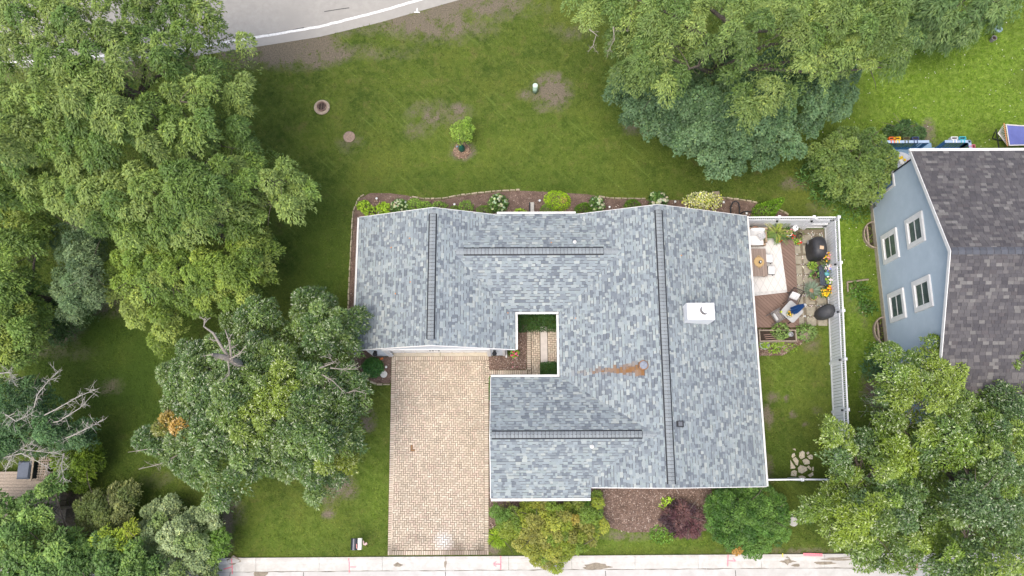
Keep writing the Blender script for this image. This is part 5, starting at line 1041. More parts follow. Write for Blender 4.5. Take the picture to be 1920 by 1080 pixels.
# raised planter
q = [G(1423, 618, .5), G(1493, 618, .5), G(1494, 640, .5), G(1424, 642, .5)]; x0, x1, y0, y1 = q[0][0], q[1][0], q[2][1], q[1][1]; rp = thing('raised_planter', ((x0+x1)/2, (y0+y1)/2, 0), 'weathered wooden raised planter box with stakes south of the brown deck', 'planter')
for (a, b, c, d) in ((x0, x1, y0, y0+.05), (x0, x1, y1-.05, y1), (x0, x0+.05, y0+.05, y1-.05), (x1-.05, x1, y0+.05, y1-.05)):
    for k in range(2): MB().box(a, b, c, d, .02+k*.24, .25+k*.24).build('side_board', m_wood, rp)
MB().box(x0+.05, x1-.05, y0+.05, y1-.05, .02, .36).build('soil', m_soil, rp); x, y = G(1450, 633, .4)
for k in range(4): MB().tube([(x-.35-k*.04, y-.16+k*.1, .38), (x+.45-k*.08, y-.1+k*.1, .41)], .016, 5).build('stake', M('pinkish_stake', (.36, .24, .20), .8), rp)
GG = [(.13, .20, .05), (.17, .25, .07), (.10, .17, .045)]; x, y = G(1465, 621, .6); shrub('tomato_plant', 'feathery grey-green plant leaning over the raised planter', 'plant', (x, y, .37), .38, .38, .5, 260, (.13, .06), GG, 'dome')
x, y = G(1482, 627, .5); bk = thing('bucket', (x, y, .37), 'grey-blue bucket standing in the raised planter', 'bucket'); MB().lathe((x, y, .37), [(.09, 0), (.12, .2), (.125, .21), (.11, .21), (.085, .02), (0, .02)], 16).build('pail', m_metal, bk); MB().tube([(x-.12, y, .57), (x, y+.05, .66), (x+.12, y, .57)], .008, 5).build('handle', m_metal, bk)
x, y = G(1510, 628, .3); br = thing('barrel_planter', (x, y, 0), 'half-barrel planter with a leafy green plant east of the raised planter', 'planter'); MB().lathe((x, y, 0), [(.26, 0), (.32, .25), (.3, .38), (.27, .38), (.26, .33), (0, .32)], 18).build('barrel', m_wood, br); V, cl = blob((x, y+.1, .34), .5, .42, .4, 320, .15, .07, GG); addnp('foliage', V, 4, m_leaf, cl, br)
x, y = G(1434, 646, .25); tb_ = thing('metal_tub', (x, y, 0), 'small galvanised tub of lettuce below the raised planter', 'planter'); MB().lathe((x, y, 0), [(.2, 0), (.24, .22), (.245, .23), (.22, .23), (.2, .15), (0, .15)], 18).build('tub', m_metal, tb_); V, cl = blob((x, y, .16), .2, .2, .14, 90, .12, .08, LIME); addnp('foliage', V, 4, m_leaf, cl, tb_)
x, y = G(1463, 645, .2); hb_ = thing('herb_box', (x, y, 0), 'small square wooden herb box below the raised planter', 'planter'); MB().box(x-.2, x+.2, y-.17, y+.17, 0, .2).build('box', m_wood, hb_); V, cl = blob((x, y, .2), .18, .15, .16, 90, .11, .06, LIME); addnp('foliage', V, 4, m_leaf, cl, hb_)
x, y = G(1450, 652); shrub('herb', 'lime green sprawling herb between tub and herb box', 'plant', (x, y, .02), .32, .22, .22, 140, (.14, .06), LIME)
x, y = G(1480, 672-20); shrub('herb', 'low green weeds along the mulch edge east of the herb box', 'plant', (x, y, .0), .4, .2, .16, 120, (.1, .05), LIME)
# ================================================================ LAWN FIXTURES
x, y = G(604, 202); dr = thing('storm_drain', (x, y, 0), 'round concrete storm drain with slotted iron grate in the back lawn', 'drain'); m_buff = M('buff_concrete_ring', (.36, .29, .215), .9, .15, 8, .3)
MB().lathe((x, y, 0), [(.42, -.02), (.43, .07), (.41, .09), (.27, .10), (.27, .04), (0, .035)], 32).build('ring', m_buff, dr)
MB().lathe((x, y+.03, .03), [(.235, 0), (.235, .015), (0, .016)], 28).build('pit', M('black_void', (.006, .006, .006), 1., .1), dr); MB().lathe((x, y+.03, .10), [(.225, -.06), (.27, -.06), (.275, .05), (.225, .055), (.225, -.06)], 28).build('frame', M('rusty_iron', (.24, .16, .125), .8, .25, 12, .4), dr)  # pit is a flat black disc painted for the unlit hole
for i in range(5):
    d = -.17+i*.085; L = math.sqrt(max(0, .225**2-d*d)); MB().ob((x+d, y+.03, .13), (.022, 2*L, .03), .12).build('bar', M('rusty_iron_bar', (.26, .18, .14), .8, .2, 12) if i == 0 else bpy.data.materials['rusty_iron_bar'], dr)
x, y = G(655, 257); mh = thing('manhole', (x, y, 0), 'round rusty manhole lid flush in the back lawn', 'manhole'); MB().lathe((x, y, 0), [(.31, -.02), (.315, .05), (.29, .06), (0, .06)], 32).build('lid', M('rusty_lid', (.27, .20, .155), .85, .25, 10, .5), mh)
mb = MB()
for i in range(4): mb.ob((x, y-.12+i*.08, .064), (.26, .03, .01), 0)
mb.build('rib', M('worn_lid_rib', (.26, .19, .15), .85, .2, 10), mh)
x, y = G(1003, 172); ps = thing('utility_pedestal', (x, y, 0), 'pale green cylindrical utility pedestal in the back lawn', 'utility pedestal'); m_ped = M('pale_green_plastic', (.42, .58, .46), .5, .08, 6); MB().lathe((x, y, 0), [(.13, -.02), (.125, .66)], 24).build('body', m_ped, ps, smooth=True); MB().lathe((x, y, .65), [(.14, 0), (.14, .08), (.12, .1), (0, .105)], 24).build('cap', M('mint_cap', (.52, .66, .55), .5, .06, 6), ps)
# sapling
sx_, sy_ = G(866, 283); mr = tag(MB().lathe((sx_, sy_, 0), [(.45, -.01), (.42, .05), (.2, .09), (0, .1)], 22).build('mulch_ring', m_mulch), kind='structure'); n = 500; a = RS.rand(n)*6.283; r = .46*np.sqrt(RS.rand(n))
V = leafverts(np.stack([sx_+r*np.cos(a), sy_+r*np.sin(a), np.interp(r, [0, .2, .42, .46], [.105, .095, .055, .01])], 1), RS.normal(size=(n, 3))*[1, 1, .15], np.tile([0, 0, 1.], (n, 1)), .05+.06*RS.rand(n), .02+.03*RS.rand(n)); tag(addnp('bark_chips', V, 4, m_chip, np.array([(.3, .2, .13), (.4, .29, .2), (.2, .13, .09)])[RS.randint(3, size=n)], mr), kind='stuff')
sp = thing('sapling', (sx_, sy_+.05, 0), 'young bright green sapling with a green watering bag round its trunk', 'tree'); mb = MB(); mb.tube([(sx_, sy_+.05, 0), (sx_+.02, sy_+.06, .9), (sx_-.02, sy_+.08, 2.0)], [.035, .028, .015], 7)
for k in range(8): a = k*.785; mb.tube([(sx_, sy_+.06, 1.0+k*.08), (sx_+.25*math.cos(a), sy_+.06+.25*math.sin(a), 1.4+k*.06)], [.012, .005], 4)
mb.build('trunk', m_bark, sp); V, cl, _t = canopy([(845, 242), (852, 228), (862, 221), (870, 224), (878, 222), (886, 238), (884, 252), (878, 263), (862, 268), (850, 258)], 2.1, 1.2, 2600, (.085, .04, dict(droop=.1)), 77, Rt=.13, lump=.18, lsc=.4, gap=.3, soft=.3, cols=[(.17, .28, .035), (.22, .33, .05), (.13, .22, .03)], jag=.8, edge=.3, under=.5); addnp('crown', V, 4, m_leaf, cl, sp)
MB().lathe((sx_, sy_+.05, .06), [(.16, 0), (.18, .15), (.14, .4), (.06, .6), (.04, .62)], 16).build('watering_bag', M('dark_green_vinyl', (.02, .11, .075), .5, .15, 6), sp, smooth=True); MB().ob((sx_-.24, sy_+.12, .3), (.1, .02, .12), .5).build('tag', M('blue_tag', (.35, .55, .75), .5), sp)
tag(MB().tube([(sx_-.24, sy_+.1, .06), (sx_-.24, sy_+.1, .3)], .008, 5).build('plant_stake', m_wood, None, (sx_-.24, sy_+.1, .06)), 'thin stake holding the blue tag beside the sapling', 'stake') if False else None
# mailbox
x, y = -7.42, -3.58; mx_ = thing('mailbox', (x, y, 0), 'black and white mailbox with red flag on a post by the street', 'mailbox'); MB().box(x-.05, x+.05, y-.05, y+.05, 0, .95).build('post', m_wood, mx_)
prof = [(-.17, .95), (-.17, 1.12), (-.13, 1.2), (-.06, 1.245), (0, 1.255), (.06, 1.245), (.12, 1.2), (.15, 1.12), (.15, .95)]; k = len(prof)
def mbx(a, b, mat, nm, grow=0): mb = MB(); mb.add([(x+px_*(1+grow), y-.26-grow*.2, z+grow*.1) for px_, z in prof[a:b]]+[(x+px_*(1+grow), y+.26, z+grow*.1) for px_, z in prof[a:b]], [(i, b-a+i, b-a+i+1, i+1) for i in range(b-a-1)]+[tuple(range(b-a)), tuple(range(2*(b-a)-1, b-a-1, -1))]); return mb.build(nm, mat, mx_)
mbx(0, k, M('black_enamel', (.02, .025, .035), .35, .1, 8, 0, .5), 'body'); MB().box(x+.155, x+.33, y-.25, y+.26, .92, 1.14).build('newspaper_box', M('offwhite_plastic', (.66, .65, .60), .5, .05, 6), mx_)
MB().ob((x-.02, y, 1.262), (.035, .5, .012), 0).build('seam', M('grey_seam', (.25, .25, .29), .5), mx_); MB().ob((x+.13, y-.08, 1.23), (.03, .2, .05), .08).build('flag', M('faded_red_flag', (.72, .32, .28), .6), mx_)
x, y = G(684, 1019); mb = MB(); mb.ob((x-.05, y+.03, .03), (.05, .2, .03), .15); mb.ob((x+.05, y-.02, .03), (.14, .1, .03), .6); tag(mb.build('paper_litter', M('pink_white_paper', (.72, .5, .48), .8, .2, 20), None, (x, y, 0)), 'scrap of pink and white litter on the grass east of the mailbox', 'litter')
# ================================================================ PLANTS IN THE BEDS
BZ = .05
HYD = [(.045, .10, .02), (.07, .14, .03), (.10, .18, .035)]; WHT = (.60, .66, .42); BOX = [(.10, .19, .015), (.14, .25, .02), (.07, .14, .015)]; SPR = [(.15, .25, .035), (.21, .32, .05), (.12, .21, .035)]; CHART = [(.20, .32, .02), (.26, .38, .03)]
def at_(px, py, z=BZ): x, y = G(px, py, z+.3); return (x, y, z)
shrub('hydrangea', 'white-headed hydrangea north of the west end of the garage roof', 'shrub', at_(749, 389), .42, .40, .75, 420, (.13, .08), HYD, heads=(30, .07, WHT, False))
shrub('hydrangea', 'round hydrangea dense with pale heads west of the black stone slab', 'shrub', at_(934, 380), .42, .42, .75, 420, (.13, .08), HYD, heads=(42, .065, WHT, False))
shrub('hydrangea', 'pale-headed hydrangea touching the pointed arborvitae', 'shrub', at_(1119, 384), .36, .38, .75, 360, (.13, .08), HYD, heads=(34, .065, WHT, False))
shrub('hydrangea', 'hydrangea with big white blooms behind the main roof peak', 'shrub', at_(1234, 376), .42, .4, .85, 260, (.16, .1), HYD, heads=(9, .13, (.62, .66, .46), True))
shrub('spirea', 'loose lime spirea west of the garage ridge, the larger one', 'shrub', at_(776, 384), .42, .36, .6, 520, (.08, .045), SPR); shrub('spirea', 'smaller lime spirea right beside the garage ridge', 'shrub', at_(796, 387), .38, .3, .5, 420, (.08, .045), SPR)
shrub('spirea', 'low green mound just east of the garage ridge', 'shrub', at_(823, 388), .4, .34, .5, 420, (.08, .045), SPR); shrub('spirea', 'round green mound with fine leaves next to a path light', 'shrub', at_(873, 388), .36, .36, .55, 480, (.075, .04), SPR)
shrub('boxwood', 'small clipped boxwood peeping over the garage roof edge', 'shrub', at_(852, 394), .3, .28, .5, 500, (.05, .03), BOX); shrub('boxwood', 'twin-lobed boxwood at the west end of the white link gutter', 'shrub', at_(908, 396), .42, .34, .6, 800, (.05, .03), BOX)
shrub('boxwood', 'round boxwood above the white link gutter south of the golden shrub', 'shrub', at_(1026, 395), .36, .34, .6, 650, (.05, .03), BOX)
gs = shrub('golden_shrub', 'wide oval bright chartreuse shrub with a bare brown patch', 'shrub', at_(1046, 374), .62, .50, .5, 1500, (.06, .035), [(.24, .38, .012), (.30, .44, .015), (.17, .30, .01)], rz=-.2)
x, y = G(1056, 374, .5); V, cl = blob((x, y, .42), .2, .16, .12, 160, .06, .03, [(.30, .22, .08), (.22, .14, .07), (.38, .36, .06)]); addnp('bare_patch', V, 4, m_leaf, cl, gs)
ARB = [(.09, .17, .012), (.12, .22, .018), (.06, .125, .012)]
shrub('arborvitae', 'pointed arborvitae at the east end of the white link gutter', 'shrub', at_(1094, 396), .42, .42, 1.5, 1500, (.07, .035), ARB, 'cone', droop=-.3); shrub('arborvitae', 'short arborvitae west of the main roof peak', 'shrub', at_(1187, 386), .4, .36, .9, 900, (.07, .035), ARB, 'cone', droop=-.3)
shrub('arborvitae', 'tall bright arborvitae leaning east just outside the fence', 'shrub', at_(1432, 398), .48, .44, 2.6, 2200, (.075, .035), [(.12, .24, .012), (.16, .29, .02), (.08, .17, .012)], 'cone', droop=-.3, lean=(.12, .0))
VAR = [(.55, .55, .30), (.62, .60, .40), (.30, .36, .10), (.55, .56, .10)]
shrub('variegated_dogwood', 'cream and yellow variegated shrub spilling over the north eave', 'shrub', at_(1318, 378), .95, .45, 1.1, 1000, (.11, .065), VAR, jit=.35); 
for i, (px, py, r, lb) in enumerate(((681, 384, .3, 'lime seedling at the corner of the bed'), (717, 386, .26, 'small lime plant north of the flat stone'), (700, 398, .42, 'broad lime hosta at the north-west roof corner'), (720, 398, .2, 'tiny lime plant right of the flat stone'), (975, 399, .28, 'sparse yellow-green plant left of the black stone slab'))):
    shrub('hosta', lb, 'plant', at_(px, py), r, r*.8, .28, int(70+r*240), (.15, .075), CHART, stems=2)
for px, py in ((707, 378),): 
    x, y, z = at_(px, py, BZ); mb = MB(); flowers(mb, x, y, z+.05, .2, 12, [(.5, .38, .28)], .03); tag(mb.build('dry_blooms', m_flower, None, (x, y, z)), 'faded dry blooms lying on the mulch among the lime plants', 'flowers', kind='stuff')
def slab(px, py, sx, sy, h, rz, label, name, mat): x, y = G(px, py, h); return tag(MB().ob((x, y, h/2+.02), (sx, sy, h), rz, None, 0, .02).build(name, mat, None, (x, y, .02)), label, 'stone')
slab(713, 399, .28, .3, .14, .1, 'flat tan stone beside the lime hosta at the roof corner', 'flat_stone', m_stone)
x, y = G(998, 389, .25); so_ = thing('stone_slab', (x, y, BZ), 'speckled white stone slab with a black edge in the north bed', 'stone'); MB().ob((x, y, .15), (.22, .62, .2), 0, None, 0, .02).build('slab', M('speckled_granite', (.42, .39, .34), .85, .6, 60, .4, .2, 0, (.7, .68, .62)), so_); MB().ob((x-.14, y, .14), (.05, .6, .18), 0).build('edge', m_dark, so_)
x, y = G(1344, 370, .2); mb = MB(); mb.ob((x, y, .12), (.26, .7, .06), .1); mb.ob((x-.15, y, .17), (.04, .7, .12), .1); mb.ob((x+.15, y, .17), (.04, .7, .12), .1); tag(mb.build('splash_block', m_wood, None, (x, y, .05)), 'grey wooden splash trough beside the variegated shrub', 'trough')
hz_ = thing('garden_hose', G3(1384, 388), 'black hose looping over the mulch north of the eave', 'hose'); a = [G3(p, q, z) for p, q, z in ((1370, 400, .08), (1370, 388, .2), (1374, 379, .4), (1380, 377, .45), (1385, 381, .4), (1387, 391, .2), (1386, 401, .08))]; MB().tube(a, .035, 8).build('loop', m_dark, hz_, smooth=True); MB().tube([G3(p, q, .09) for p, q in ((1388, 401), (1394, 397), (1402, 396), (1412, 399), (1420, 404))], .035, 8).build('tail', m_dark, hz_, smooth=True)
for i, (px, py) in enumerate(((706, 372), (852, 383), (1012, 376), (1143, 388), (1266, 378), (1357, 379), (1400, 400), (666, 663), (724, 688), (1123, 394))):
    nm = ['beside the corner lime plants', 'between the low mounds east of the garage ridge', 'between the stone slab and the chartreuse shrub', 'right of the pale-headed hydrangea', 'between the white hydrangea and the variegated shrub', 'north of the hose loop', 'on the hose tail', 'at the south-west corner of the garage', 'right of the clipped shrub beside the driveway', 'under the pale-headed hydrangea']
    x, y = G(px, py, .3); o = thing('path_light', (x, y, BZ), 'small white solar path light ' + nm[i], 'path light', 'path lights in the mulch beds'); MB().tube([(x, y, BZ-.02), (x, y, .3)], .012, 5).build('stake', m_metal, o); MB().lathe((x, y, .26), [(.03, 0), (.055, .03), (.06, .05), (.03, .07), (0, .072)], 14).build('cap', M('white_lamp_cap', (.7, .71, .7), .4) if i == 0 else bpy.data.materials['white_lamp_cap'], o)
DKG = [(.022, .06, .012), (.03, .08, .016), (.045, .10, .02)]
x0, y0 = G(977, 607, .5); x1, y1 = G(1043, 590, .5); shrub('clipped_hedge', 'dark clipped hedge under the north eave of the courtyard', 'hedge', ((x0+x1)/2, 6.98, .02), (x1-x0)/2, .36, .75, 3200, (.06, .035), DKG, 'box', stems=5)
shrub('clipped_hedge', 'dark clipped hedge at the south-east corner of the courtyard', 'hedge', (1.95, 4.47, .02), .48, .45, .75, 2600, (.06, .035), DKG, 'box', stems=4)
shrub('clipped_hedge', 'narrow strip of hedge between driveway and wing gable', 'hedge', (-.98, 3.7, .02), .16, .5, .8, 500, (.06, .035), [(.05, .12, .02), (.07, .15, .02)], 'box', stems=2)
shrub('globe_shrub', 'round dark green shrub with a dark cleft west of the driveway', 'shrub', at_(698, 688), .47, .45, .75, 2600, (.07, .04), [(.035, .11, .018), (.055, .15, .025), (.04, .12, .03)], jit=.18)
x, y = G(720, 702); tag(MB().lathe((x, y, .04), [(.17, 0), (.175, .05), (.15, .065), (.05, .055), (0, .06)], 26).build('stepping_stone', M('pale_cast_stone', (.60, .60, .57), .8, .15, 25, .4), None, (x, y, .04)), 'round pale stepping stone in mulch by the driveway', 'stepping stone')
x, y = G(716, 673); tag(MB().ob((x, y, .09), (.16, .08, .03), .5, None, .3).build('plant_marker', M('orange_plastic', (.62, .18, .04), .6), None, (x, y, .06)), 'orange plastic scrap in the mulch below the left wall lamp', 'marker')
potted(965, 663, .05, 'pot of pink flowers in the courtyard mulch', .22, .28, .2, .16, LIME, (.24, 12, [(.85, .10, .2), (.8, .2, .3)], 0, 0, .05), M('blue_grey_glazed_pot', (.28, .36, .40), .4), 120)
mb = MB(); flowers(mb, *G(963, 683), .06, .25, 4, PNK, .03); tag(mb.build('fallen_petals', m_flower, None, G3(963, 683, .05)), 'pink petals fallen on the courtyard mulch', 'petals', kind='stuff')
# ================================================================ BIG SHRUBS SOUTH OF THE HOUSE
BURN = [(.165, .215, .022), (.22, .25, .035), (.12, .185, .022), (.20, .21, .045)]
tree('burning_bush', 'large yellow-green bush at the corner of driveway and street', 'shrub', [(928, 945), (1100, 938), (1122, 920), (1132, 935), (1128, 975), (1140, 985), (1122, 1000), (1100, 1035), (1060, 1050), (1045, 1068), (1000, 1062), (985, 1055), (978, 1032), (950, 1005), (932, 985), (922, 965)], 2.2, 1.2, BURN, 31, 2600, (.10, .05, dict(droop=.1)), limbs=6, tr=.07, Rt=.26, lump=.4, lsc=.9, gap=.26, soft=.8, patches=[(940, 960, 32, (.09, .17, .025)), (1110, 950, 28, (.09, .18, .025)), (1075, 970, 5, (.34, .17, .05)), (1015, 1035, 6, (.36, .14, .05))])
tree('ornamental_grass', 'bright lime tuft between driveway and the yellow-green bush', 'plant', [(922, 1000), (935, 996), (948, 1006), (946, 1018), (930, 1024), (921, 1015)], .5, .3, CHART, 32, 2600, (.2, .025, dict(droop=-.2)), limbs=1, tr=.02, Rt=.2, lump=.1, soft=.4)
tree('yew', 'big rounded dark green yew beside the street', 'shrub', [(1330, 932), (1345, 916), (1400, 908), (1440, 912), (1470, 930), (1480, 960), (1482, 1000), (1465, 1020), (1440, 1030), (1425, 1044), (1410, 1049), (1395, 1038), (1365, 1035), (1345, 1012), (1328, 990), (1325, 955)], 2.5, 1.1, [(.038, .098, .014), (.06, .135, .02), (.082, .165, .028)], 33, 3200, (.10, .04, dict(droop=.25)), limbs=5, tr=.09, Rt=.2, lump=.22, lsc=.5, gap=.2, soft=.9, patches=[(1357, 921, 5, (.35, .16, .05)), (1440, 922, 5, (.35, .16, .05)), (1387, 1028, 6, (.4, .2, .05))])
tree('barberry', 'dark purple barberry in the mulch between the two big shrubs', 'shrub', [(1252, 955), (1262, 945), (1290, 943), (1308, 955), (1316, 975), (1308, 998), (1285, 1008), (1265, 1015), (1252, 1000), (1248, 975)], 1.1, .5, [(.075, .035, .042), (.11, .05, .055), (.05, .028, .035), (.13, .07, .07)], 34, 3000, (.16, .035, dict(droop=-.1)), limbs=3, tr=.04, Rt=.22, lump=.2, lsc=.5, gap=.2, soft=.5)
shrub('weed', 'lime sprigs growing out of the mulch next to the barberry', 'plant', at_(1255, 947), .3, .35, .35, 90, (.16, .07), CHART, stems=2); shrub('weed', 'green weeds at the mulch edge below the barberry', 'plant', at_(1243, 1003, .0), .55, .4, .22, 300, (.1, .06), [(.12, .24, .03), (.09, .18, .025)])
x, y = G(1487, 978); tag(MB().lathe((x, y, 0), [(.22, -.01), (.22, .05), (.18, .06), (0, .06)], 20).build('stepping_stone', m_conc, None, (x, y, 0)), 'round grey stepping stone half under the yew', 'stepping stone')
# ================================================================ PLANTS BETWEEN FENCE AND BLUE HOUSE
MID = [(.09, .16, .03), (.12, .20, .04), (.07, .13, .025)]
tree('viburnum', 'large rounded shrub at the corner of the blue house', 'shrub', [(1535, 255), (1560, 243), (1600, 238), (1650, 245), (1675, 268), (1683, 300), (1678, 335), (1655, 362), (1625, 385), (1600, 380), (1575, 370), (1545, 345), (1525, 310), (1520, 280)], 3.6, 1.8, [(.11, .175, .04), (.145, .21, .05), (.085, .145, .035)], 35, 1900, (.12, .07, dict(droop=.1)), limbs=6, tr=.09, Rt=.32, dome=1.3, nrnd=.25, lump=.5, lsc=1.0, gap=.25, soft=1.0)
tree('dark_shrub', 'low dark green shrub behind the blue railing', 'shrub', [(1662, 240), (1680, 224), (1710, 220), (1732, 232), (1735, 252), (1715, 258), (1680, 258)], 1.2, .5, [(.03, .07, .02), (.05, .10, .03)], 36, 2200, (.12, .05, {}), limbs=3, tr=.05, Rt=.25, lump=.2, soft=.5)
FERN = [(.07, .15, .03), (.10, .19, .04), (.05, .11, .025)]
for i, (px, py, r, h, lb, cs) in enumerate(((1525, 330, .8, .7, 'tall ferny plant left of the large rounded shrub', FERN), (1548, 362, .7, .5, 'arching green plant below the tall ferny one', FERN), (1600, 392, .9, .5, 'spreading plant under the rounded shrub by the house wall', FERN), (1612, 545, .6, .45, 'weedy plants inside the wooden frame by the blue wall', [(.06, .14, .02), (.09, .18, .03)]), (1628, 575, .5, .4, 'dark weeds south of the wooden frame', [(.045, .11, .02), (.07, .15, .03)]), (1650, 660, .6, .5, 'leafy green clump south of the lower window well', LIME[:1]+FERN), (1640, 690, .6, .55, 'blue-green day lily clump near the south end of the blue wall', [(.05, .11, .04), (.07, .14, .06)]))):
    x, y = G(px, py, .2); shrub('perennial', lb, 'plant', (x, y, 0), r, r*.85, h, int(420*r), (.26 if i in (0, 1, 6) else .13, .05 if i in (0, 1, 6) else .07), cs, jit=.3)
x, y = G(1640, 755, .2); tw_ = thing('dry_stalks', (x, y, 0), 'pile of dry tan stalks by the blue house wall', 'dry plant'); mb = MB()
for i in range(40): a = rnd.uniform(0, 6.283); L = rnd.uniform(.3, .9); s_ = (x+rnd.uniform(-.4, .4), y+rnd.uniform(-.6, .6), .02); mb.tube([s_, (s_[0]+L*.5*math.cos(a), s_[1]+L*.5*math.sin(a), rnd.uniform(.15, .4)), (s_[0]+L*math.cos(a), s_[1]+L*math.sin(a), rnd.uniform(.05, .4))], .009, 4)
mb.build('stalks', m_dead, tw_)
a, b, c = G(1592, 548, .2), G(1590, 528, .2), G(1630, 523, .2); fr = thing('bed_timbers', (b[0], b[1], 0), 'weathered wooden bed frame lying beside the white fence', 'frame'); MB().tube([(a[0], a[1], .1), (b[0], b[1], .12)], .045, 4).build('plank', m_wood, fr); MB().tube([(b[0], b[1], .1), (c[0], c[1], .12)], .045, 4).build('plank', m_wood, fr)
# ================================================================ TREES
ASH = [(.115, .185, .036), (.145, .215, .048), (.09, .155, .034), (.165, .23, .058)]; MAP = [(.145, .22, .034), (.18, .25, .042), (.12, .195, .034), (.20, .265, .055)]
fl = dict(droop=.45)
tree('ash_tree', 'tall ash tree overhanging the road at the north-west', 'tree', [(-90, -90), (390, -90), (402, 10), (420, 45), (455, 55), (478, 62), (472, 92), (462, 110), (488, 150), (472, 205), (450, 240), (380, 275), (300, 300), (200, 310), (100, 320), (-90, 330)], 12.5, 8, ASH, 41, 1750, (.15, .05, fl), limbs=14, tr=.3, Rt=.44, gap=.34, soft=2.5, lump=1.4, dome=1.5, jag=.75, under=.2, nrnd=.25)
tree('ash_tree', 'broad ash tree whose boughs reach towards the garage', 'tree', [(-90, 300), (60, 290), (160, 300), (260, 280), (360, 255), (440, 245), (480, 270), (520, 285), (565, 300), (592, 350), (590, 385), (560, 378), (540, 400), (500, 380), (480, 420), (420, 450), (330, 455), (220, 450), (120, 400), (60, 380), (-90, 380)], 11.5, 6.5, ASH, 42, 1750, (.15, .05, fl), limbs=14, tr=.28, Rt=.44, gap=.26, soft=2.2, lump=1.3, dome=1.5, jag=.75, under=.2, nrnd=.25)
tree('maple_tree', 'bright yellow-green maple with drooping spiky boughs', 'tree', [(170, 540), (200, 470), (240, 445), (330, 430), (420, 425), (480, 400), (500, 430), (512, 500), (515, 528), (480, 545), (460, 580), (420, 575), (390, 560), (372, 600), (350, 560), (330, 580), (318, 640), (302, 680), (285, 660), (268, 600), (245, 615), (228, 590), (205, 560), (190, 580)], 8.5, 3.8, MAP, 43, 1900, (.13, .055, dict(droop=.5)), limbs=10, tr=.22, Rt=.4, gap=.26, soft=2.0, lump=1.0, dome=1.5, jag=.75, under=.2, nrnd=.25)
tree('spruce_tree', 'blue-green spruce half hidden among the western trees', 'tree', [(95, 430), (130, 400), (150, 395), (185, 430), (192, 500), (185, 560), (165, 590), (140, 610), (105, 590), (95, 520)], 8, 3.2, [(.095, .155, .065), (.12, .18, .08), (.075, .13, .055)], 44, 2000, (.12, .04, dict(droop=.3)), limbs=4, tr=.16, Rt=.38, gap=.25, soft=1.2, lump=.7)
tree('maple_tree', 'mid-green maple at the western edge of the yard', 'tree', [(-90, 370), (40, 370), (95, 410), (90, 470), (60, 500), (70, 560), (88, 590), (75, 640), (45, 670), (30, 695), (-90, 700)], 9, 3.5, [(.11, .18, .035), (.14, .215, .04), (.17, .23, .04)], 45, 1700, (.14, .055, fl), limbs=8, tr=.2, Rt=.35, gap=.28, soft=1.8, lump=.9)
tree('mulberry', 'small dark shrubby tree at the shaded end of the west lawn', 'tree', [(50, 530), (110, 540), (170, 560), (165, 605), (130, 620), (100, 650), (60, 610)], 3.0, 1.2, [(.05, .10, .025), (.08, .14, .04)], 46, 1400, (.1, .06, {}), limbs=3, tr=.08, Rt=.3, gap=.3, soft=.8, lump=.4)
dt = tree('hawthorn_tree', 'dark leafy tree with bare grey dead branches over the west deck', 'tree', [(-60, 715), (20, 700), (60, 705), (90, 740), (120, 775), (165, 790), (180, 815), (160, 840), (100, 845), (40, 850), (-60, 870)], 6, 3.6, [(.05, .11, .035), (.07, .14, .05), (.04, .09, .03)], 47, 2000, (.10, .05, {}), limbs=5, tr=.15, Rt=.38, gap=.27, soft=1.4, lump=.6)
m_grey = M('silvered_dead_twigs', (.40, .375, .33), .9, .25, 14, .3)
def deadbranch(root, pts, r=.03, twigs=14, L=.5, mat=None):
    mb = MB(); P = [G3(*p) for p in pts]; mb.tube(P, [r*(1-.75*i/(len(P)-1)) for i in range(len(P))], 6)
    for i in range(twigs):
        k = rnd.randrange(len(P)-1); s_ = Vector(P[k]).lerp(Vector(P[k+1]), rnd.random()); d = (Vector(P[k+1])-Vector(P[k])).normalized(); v = (d*.6+Vector((rnd.uniform(-1, 1), rnd.uniform(-1, 1), rnd.uniform(-.3, .6)))).normalized()*L*rnd.uniform(.4, 1.2)
        q = branch(mb, s_, s_+v, r*.35, r*.12, .15, 3, 4)
        for j in range(2): e = Vector(q[2]); branch(mb, e, e+Vector((rnd.uniform(-1, 1), rnd.uniform(-1, 1), rnd.uniform(-.2, .5)))*L*.4, r*.2, r*.08, .1, 2, 4)
    mb.build('dead_branch', mat or m_dead, root)
for p in ([(60, 780, 5), (70, 740, 5.6), (90, 715, 6), (110, 697, 6.2)], [(60, 790, 5), (100, 770, 5.6), (150, 742, 6), (180, 730, 6.2)], [(60, 800, 4.6), (110, 790, 5.2), (150, 765, 5.6), (172, 742, 5.8)], [(100, 830, 4), (140, 815, 4.8), (170, 800, 5.2), (195, 785, 5.4)], [(0, 860, 4), (40, 850, 4.6), (80, 870, 4.7), (95, 880, 4.6)], [(20, 840, 4), (60, 845, 4.5), (110, 850, 4.7)], [(10, 880, 4), (25, 850, 4.5), (60, 830, 4.8)], [(0, 770, 5.2), (30, 790, 5.7), (60, 775, 6)], [(0, 700, 5), (18, 698, 5.8), (25, 715, 6)], [(120, 850, 4), (115, 870, 4.2), (120, 900, 4.2)]): deadbranch(dt, p, .028, 30, .5, m_grey)
tree('arborvitae_tree', 'olive-green arborvitae beside the weathered deck', 'tree', [(88, 850), (110, 830), (150, 812), (178, 822), (185, 850), (180, 885), (165, 905), (140, 920), (112, 915), (95, 890)], 3.6, 1.2, [(.10, .17, .012), (.13, .205, .018), (.075, .13, .012)], 48, 3000, (.10, .045, dict(droop=-.1)), limbs=3, tr=.1, Rt=.25, gap=.22, soft=.9, lump=.35, lsc=.7)
LOC = [(.12, .21, .045), (.16, .26, .06), (.09, .17, .04)]
